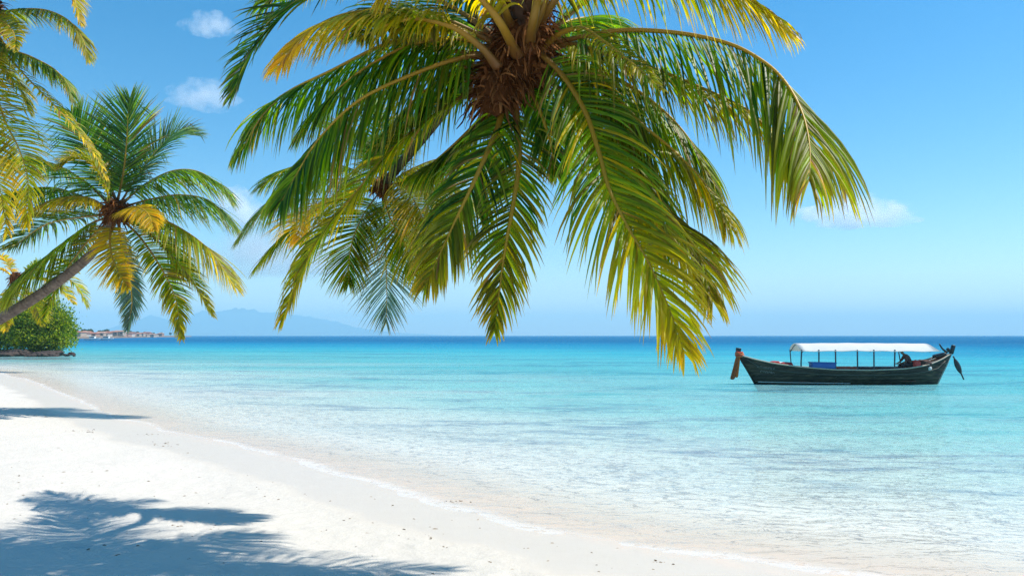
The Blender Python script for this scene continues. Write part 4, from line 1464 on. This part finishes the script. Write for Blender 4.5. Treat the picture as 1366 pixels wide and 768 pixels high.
def sub_body(name, keys, grow, root, mat, shift=V((0, 0, 0)), ends=None):
    jj = {k: (J[k][0] + shift, tuple(r + grow for r in J[k][1])) for k in keys}
    if ends:
        for k, (a, b, f) in ends.items():
            jj[k] = (J[a][0].lerp(J[b][0], f), tuple(r + grow for r in J[b][1]))
    ee = [(a, b) for a, b in E if a in jj and b in jj]
    if ends:
        ee += [(a, k) for k, (a, b, f) in ends.items()]
    o = skin_body(name, jj, ee, root, mat)
    o.parent = person
    return o


sub_body("shirt", ['pelvis', 'belly', 'chest', 'neck0', 'lsh', 'rsh', 'lel', 'rel'], 0.014, 'pelvis', SHIRT)
sub_body("trousers", ['pelvis', 'lhip', 'rhip', 'lkn', 'rkn'], 0.018, 'pelvis', SHORTS, V((0, 0, -0.01)), {'lsn': ('lkn', 'lan', 0.75), 'rsn': ('rkn', 'ran', 0.75)})
bm = bmesh.new()
bmesh.ops.create_icosphere(bm, subdivisions=3, radius=1)
for v in bm.verts:
    n = v.co.normalized()
    k = 1 + 0.08 * mnoise.noise(n * 4)
    v.co = V((n.x * 0.105 * k, n.y * 0.098 * k, n.z * 0.088 * k)) + PP(-0.36, 0, 0.745)
me = bpy.data.meshes.new("hair"); bm.to_mesh(me); bm.free()
hair = link("hair", me, HAIR); hair.parent = person

# ------------------------------------------------------------------ far town, boats, hills
def town_ground():
    mb = MB(); vs, fs = [], []
    n = 60
    for i in range(n + 1):
        px = 78 + 178 * i / n
        d0 = 560 + 900 * (i / n) ** 2.2
        dep = 130 + 100 * (i / n)
        for j in range(6):
            d = d0 + dep * j / 5
            hgt = (-0.8, 1.3, 2.4, 3.6, 4.2, -1.0)[j] * (1 - 0.65 * (i / n)) + (0.5 * mnoise.noise(V((i * 0.5, j, 0))) if 0 < j < 5 else 0)
            vs.append(((px - 683) / FPX * d, d, hgt))
    for i in range(n):
        for j in range(5):
            fs.append((i * 6 + j, (i + 1) * 6 + j, (i + 1) * 6 + j + 1, i * 6 + j + 1))
    mb.add(vs, fs)
    o = mb.build("headland_terrain", simple("headland_soil", (0.20, 0.145, 0.10), 0.95, 0.4, 0.08))
    tag(o, "low headland across the bay carrying a waterfront town", "headland", kind="structure")


town_ground()
ROOFS = [simple("terracotta_roof", (0.34, 0.13, 0.075), 0.8, 0.3, 0.8), simple("faded_roof", (0.42, 0.24, 0.17), 0.8, 0.3, 0.8), simple("brown_roof", (0.22, 0.11, 0.07), 0.8, 0.3, 0.8)]
WALLS = [simple("cream_wall", (0.42, 0.33, 0.26), 0.85, 0.15, 0.6), simple("white_wall", (0.52, 0.48, 0.43), 0.85, 0.1, 0.6), simple("pinkish_wall", (0.36, 0.22, 0.17), 0.85, 0.15, 0.6)]
PANE = simple("dark_window", (0.03, 0.035, 0.045), 0.2, 0.2, 2)
th = random.Random(21)


def house(px, d, z, w, dep, h, ri, wi, label):
    x = (px - 683) / FPX * d
    e = empty("house", (x, d, z), label, "house", "houses of the far waterfront town")
    mb = MB(); mb.box((x, d, z + h / 2 - 0.5), (w, dep, h + 1)); mb.build("wall", WALLS[wi], e, False)
    ov = 0.5; rh = h * 0.42
    x0, x1, y0, y1, zb = x - w / 2 - ov, x + w / 2 + ov, d - dep / 2 - ov, d + dep / 2 + ov, z + h - 0.02
    mb = MB()
    mb.add([(x0, y0, zb), (x1, y0, zb), (x1, y1, zb), (x0, y1, zb), (x0 + w * .18, d, zb + rh), (x1 - w * .18, d, zb + rh)],
           [(0, 1, 5, 4), (1, 2, 5), (2, 3, 4, 5), (3, 0, 4), (3, 2, 1, 0)])
    mb.build("roof", ROOFS[ri], e, False)
    nw = max(2, int(w / 3))
    for k in range(nw):
        wx_ = x - w / 2 + w * (k + 0.5) / nw
        mb = MB(); mb.box((wx_, d - dep / 2 - 0.01, z + h * 0.5), (w / nw * 0.42, 0.08, h * 0.42)); mb.build("window", PANE, e, False)


descr = ["reddish", "faded orange", "brown"]
wd_ = ["cream", "white", "pinkish"]
for k in range(30):
    u = (k + th.random() * 0.8) / 30
    px = 98 + 122 * u ** 1.15
    d = 620 + 850 * max(0, (px - 78) / 178) ** 2.2 + th.uniform(-20, 90)
    ri, wi = th.randrange(3), th.randrange(3)
    w = th.uniform(4, 11); h = th.uniform(1.9, 3.6) * (1.0 if px < 165 else 0.85)
    house(px, d, 1.2 + (d % 40) / 22, w, th.uniform(6, 9), h, ri, wi, f"small {wd_[wi]} house with {descr[ri]} roof in the far waterfront town")


def small_tree(px, d, z, h, seed):
    r = random.Random(seed)
    x = (px - 683) / FPX * d
    e = empty("town_tree", (x, d, z), "dark rounded tree rising above the far waterfront roofs", "tree", "trees of the far waterfront town")
    mb = MB(); mb.tube([V((x, d, z - 0.8)), V((x + 0.2, d, z + h * 0.35)), V((x, d, z + h * 0.6))], [0.35, 0.25, 0.12], 6); mb.build("trunk", WOOD_DARK, e)
    mb = MB()
    for k in range(420):
        dd = V((r.gauss(0, 1), r.gauss(0, 1), r.gauss(0, .8))).normalized() * r.uniform(0.5, 1.05)
        p = V((x, d, z + h * 0.66)) + V((dd.x * h * .42, dd.y * h * .42, dd.z * h * .33))
        a = V((r.gauss(0, 1), r.gauss(0, 1), r.gauss(0, 1))).normalized(); b = a.cross(V((r.gauss(0, 1), r.gauss(0, 1), r.gauss(0, 1)))).normalized()
        s = h * 0.09
        mb.add([p - a * s, p + b * s * .7, p + a * s, p - b * s * .7], [(0, 1, 2, 3)], (*lerp3((0.02, 0.045, 0.012), (0.05, 0.09, 0.02), r.random()), 1))
    mb.build("crown", BUSHLEAF, e)


for k, (px, dd) in enumerate(((103, 700), (109, 720), (113, 715), (121, 740), (134, 760), (138, 740), (143, 770), (146, 790), (152, 820), (158, 860), (166, 900), (174, 980), (184, 1060), (194, 1160), (206, 1280), (216, 1380), (228, 1450))):
    small_tree(px, dd, 2.0, th.uniform(4.5, 6.5) * (1.0 if px < 160 else 1.05), 700 + k)


def motor_boat(px, py, d, Lh, label, cabin):
    x = (px - 683) / FPX * d
    e = empty("motor_boat", (x, d, 0), label, "motor boat", "white boats moored off the far town")
    mb = MB(); vs, fs = [], []
    n = 14
    for i in range(n + 1):
        u = i / n
        xx = -Lh / 2 + Lh * u
        b = 1.3 * (1 - max(0, (u - 0.45) / 0.55) ** 2.2) + 0.03
        zt = 0.75 + 0.45 * u ** 2
        zb = -0.35 + (0.9 * max(0, (u - 0.7) / 0.3) ** 2)
        vs += [(x + xx, d - b, zt), (x + xx, d - b * 0.6, zb), (x + xx, d + b * 0.6, zb), (x + xx, d + b, zt)]
    for i in range(n):
        for k in range(4):
            a = i * 4
            fs.append((a + k, a + (k + 1) % 4, a + 4 + (k + 1) % 4, a + 4 + k))
    fs += [(3, 2, 1, 0), (n * 4, n * 4 + 1, n * 4 + 2, n * 4 + 3)]
    mb.add(vs, fs); mb.build("hull", WHITE, e, False)
    mb = MB(); mb.box((x - Lh * cabin, d, 1.35), (Lh * 0.36, 1.7, 0.9), None, 0.12); mb.box((x - Lh * cabin, d, 1.86), (Lh * 0.42, 1.9, 0.1), None, 0.03); mb.build("cabin", WHITE, e, False)
    mb = MB(); mb.box((x - Lh * cabin, d - 0.86, 1.45), (Lh * 0.30, 0.04, 0.38)); mb.build("window", PANE, e, False)


motor_boat(125, 453.5, 395, 7.5, "white motor boat nearer the shore bush, moored off the far town", 0.02)
motor_boat(142, 453, 400, 8.0, "white motor boat farther out from the shore bush, moored off the far town", -0.05)


def hills(name, label, prof, d, dep, seed, col):
    pts = []
    for i in range(len(prof) - 1):
        (x0, y0), (x1, y1) = prof[i], prof[i + 1]
        for k in range(14):
            t = k / 14; t2 = t * t * (3 - 2 * t) * 0.5 + t * 0.5
            pts.append((x0 + (x1 - x0) * t, y0 + (y1 - y0) * t2))
    pts.append(prof[-1])
    vs, fs = [], []
    nj = 14
    for i, (px, py) in enumerate(pts):
        ztop = (447.3 - py) / FPX * d
        for j in range(nj + 1):
            v = j / nj
            dd = d - dep + 2 * dep * v
            k = math.cos((v - 0.5) * math.pi) ** 0.9 if 0 < v < 1 else 0
            x = (px - 683) / FPX * d
            z = -12 + (ztop + 12) * k * (1 + (0.28 * mnoise.noise(V((x / 350, dd / 350, seed))) + 0.12 * mnoise.noise(V((x / 110, dd / 110, seed)))) * (1 if abs(v - 0.5) > 0.03 else 0.25))
            vs.append((x, dd, z))
    for i in range(len(pts) - 1):
        for j in range(nj):
            a = i * (nj + 1) + j
            fs.append((a, a + nj + 1, a + nj + 2, a + 1))
    mb = MB(); mb.add(vs, fs)
    o = mb.build(name, simple(name + "_forest", col, 0.95, 0.4, 0.006))
    tag(o, label, "hills", kind="structure")


hills("hills", "nearer faint blue hill range across the water", [(60, 449), (110, 446.5), (139, 444.5), (160, 436), (182, 429), (206, 421.5), (236, 428), (262, 434), (300, 440), (360, 446), (400, 449)], 13600, 900, 1.3, (0.05, 0.08, 0.04))
hills("hills", "farther faint blue hill range across the water", [(170, 449), (205, 439), (240, 429), (274, 416.5), (300, 413.5), (336, 414.5), (372, 418), (409, 421.5), (445, 429), (482, 438), (530, 443.5), (600, 447), (640, 449)], 14600, 900, 5.1, (0.05, 0.08, 0.04))

# ------------------------------------------------------------------ sand debris
DEB = tint_mat("weed_and_shell", 0.85, 0.2)
rd = random.Random(77)
mb = MB()
Xd, Yd, kinds_ = [], [], []
def scatter(n, pxr, pyr, cond):
    c = 0; tries = 0
    while c < n and tries < 6000:
        tries += 1
        p = on_z(rd.uniform(*pxr), rd.uniform(*pyr))
        s = float(shore_dist(np.array([p.x]), np.array([p.y]))[0])
        if cond(s):
            Xd.append(p.x); Yd.append(p.y); c += 1
scatter(45, (180, 1000), (575, 768), lambda s: -1.9 < s < -0.15)
scatter(90, (0, 900), (565, 790), lambda s: -9 < s < -1.2)
for (px, py, n, sp) in ((215, 594, 16, 14), (118, 578, 14, 14), (205, 581, 10, 12), (600, 668, 14, 10), (240, 725, 10, 30), (45, 558, 8, 12), (880, 752, 6, 8)):
    for k in range(n):
        p = on_z(px + rd.gauss(0, sp), py + rd.gauss(0, sp * 0.16))
        Xd.append(p.x); Yd.append(p.y)
Zd = sand_z(np.array(Xd)[None, :], np.array(Yd)[None, :])[0]
for x, y, z in zip(Xd, Yd, Zd):
    r = rd.uniform(0.003, 0.010) * (1 + y / 18)
    col = rd.choice(((0.10, 0.07, 0.045), (0.20, 0.14, 0.09), (0.30, 0.24, 0.18), (0.42, 0.34, 0.26)))
    a = rd.uniform(0, 3.14)
    el = rd.uniform(1.0, 2.6)
    vs = []
    for (i, j, k) in ((1, 0, 0), (0, 1, 0), (-1, 0, 0), (0, -1, 0), (0.7, 0.7, .3), (-0.7, 0.7, .3), (-0.7, -0.7, .3), (0.7, -0.7, .3), (0.1, 0, .8)):
        u, v = i * r * el * rd.uniform(.8, 1.2), j * r * rd.uniform(.8, 1.2)
        vs.append((x + u * math.cos(a) - v * math.sin(a), y + u * math.sin(a) + v * math.cos(a), z + k * r * 0.9 - 0.001))
    mb.add(vs, [(0, 4, 8), (4, 1, 8), (1, 5, 8), (5, 2, 8), (2, 6, 8), (6, 3, 8), (3, 7, 8), (7, 0, 8)], (*col, 1))
o = mb.build("beach_debris", DEB)
tag(o, "scattered bits of weed and shell on the sand", "debris", kind="stuff")

# ------------------------------------------------------------------ haze
mb = MB(); mb.box((0, 7800, 190), (21000, 16200, 420))
hm, nt, out = new_mat("haze_air")
pv = N(nt, 'ShaderNodeVolumePrincipled')
pv.inputs['Color'].default_value = (0.50, 0.84, 0.98, 1)
pv.inputs['Density'].default_value = 0.00016
pv.inputs['Anisotropy'].default_value = 0.0
nt.links.new(pv.outputs[0], out.inputs['Volume'])
hz_o = mb.build("haze", hm, None, False)
tag(hz_o, "pale blue sea haze over the bay", "haze", kind="stuff")


# ------------------------------------------------------------------ clouds
def cloud(px, py, hw, hh, d, dens, seed, label, rough=0.5, sx=1.0, group="small white clouds"):
    c = at(px, py, d)
    rx, rz = hw / FPX * d, hh / FPX * d
    ry = (rx + rz) * 0.45
    bm = bmesh.new()
    bmesh.ops.create_icosphere(bm, subdivisions=5, radius=1)
    for v in bm.verts:
        n = v.co.normalized()
        k = 1 + 0.30 * mnoise.noise(n * 1.7 + V((seed, 0, 0))) + 0.16 * mnoise.noise(n * 4.0 + V((0, seed, 0)))
        zz = n.z if n.z > 0 else n.z * 0.62
        v.co = V((n.x * rx * k, n.y * ry * k, zz * rz * k))
    me = bpy.data.meshes.new("cloud"); bm.to_mesh(me); bm.free()
    m, nt, out = new_mat("cloud_vapour")
    L = nt.links.new
    tc = N(nt, 'ShaderNodeTexCoord')
    mp = N(nt, 'ShaderNodeMapping'); mp.inputs['Scale'].default_value = (1 / rx, 1 / ry, 1 / rz)
    L(tc.outputs['Object'], mp.inputs['Vector'])
    ln = N(nt, 'ShaderNodeVectorMath', operation='LENGTH'); L(mp.outputs[0], ln.inputs[0])
    mp2 = N(nt, 'ShaderNodeMapping'); mp2.inputs['Scale'].default_value = tuple(2.2 / ((rx + rz) * 0.5) for _ in range(3)); mp2.inputs['Location'].default_value = (seed * 3.7, seed, 0)
    L(tc.outputs['Object'], mp2.inputs['Vector'])
    no = N(nt, 'ShaderNodeTexNoise'); no.inputs['Scale'].default_value = 1.0; no.inputs['Detail'].default_value = 7; no.inputs['Roughness'].default_value = 0.62
    L(mp2.outputs[0], no.inputs['Vector'])
    ma = N(nt, 'ShaderNodeMath', operation='MULTIPLY_ADD'); ma.inputs[1].default_value = 3.8; ma.inputs[2].default_value = -1.12 - 0.3 * rough
    L(no.outputs['Fac'], ma.inputs[0])
    sb = N(nt, 'ShaderNodeMath', operation='SUBTRACT'); L(ma.outputs[0], sb.inputs[0]); L(ln.outputs['Value'], sb.inputs[1])
    mr = N(nt, 'ShaderNodeMapRange'); mr.interpolation_type = 'SMOOTHSTEP'
    mr.inputs[1].default_value = -0.5; mr.inputs[2].default_value = 0.9; mr.inputs[3].default_value = 0; mr.inputs[4].default_value = dens / (2 * ry)
    L(sb.outputs[0], mr.inputs[0])
    pv = N(nt, 'ShaderNodeVolumePrincipled'); pv.inputs['Color'].default_value = (1, 1, 1, 1); pv.inputs['Anisotropy'].default_value = 0.4
    L(mr.outputs[0], pv.inputs['Density'])
    L(pv.outputs[0], out.inputs['Volume'])
    o = link("cloud", me, m)
    o.location = c
    return tag(o, label, "cloud", group)


cloud(1142, 288, 84, 27, 4600, 8.0, 3.0, "small bright white cloud standing alone above the boat")
cloud(281, 36, 38, 22, 3000, 2.6, 5.0, "thin white cloud beside the tip of the highest hanging frond")
cloud(274, 131, 52, 27, 3400, 3.0, 6.4, "white puff of cloud above the crown of the leaning palm")
cloud(316, 286, 34, 40, 5200, 10.0, 8.2, "upright white cloud between the leaning palm and the smaller crown")
cloud(390, 345, 130, 44, 17000, 5.0, 9.1, "wide faint cloud bank low over the far hills")

# ------------------------------------------------------------------ render settings
scn.render.engine = 'CYCLES'
cy = scn.cycles
cy.use_denoising = True
cy.denoising_prefilter = 'FAST'
cy.max_bounces = 18
cy.diffuse_bounces = 3
cy.glossy_bounces = 3
cy.transmission_bounces = 4
cy.transparent_max_bounces = 12
cy.volume_bounces = 16
cy.caustics_reflective = False
cy.caustics_refractive = False
cy.sample_clamp_indirect = 8
cy.sample_clamp_direct = 3.0
vs_ = scn.view_settings
vs_.view_transform = 'Standard'
vs_.look = 'None'
vs_.exposure = 0.4
vs_.gamma = 1.0
vs_.use_curve_mapping = False
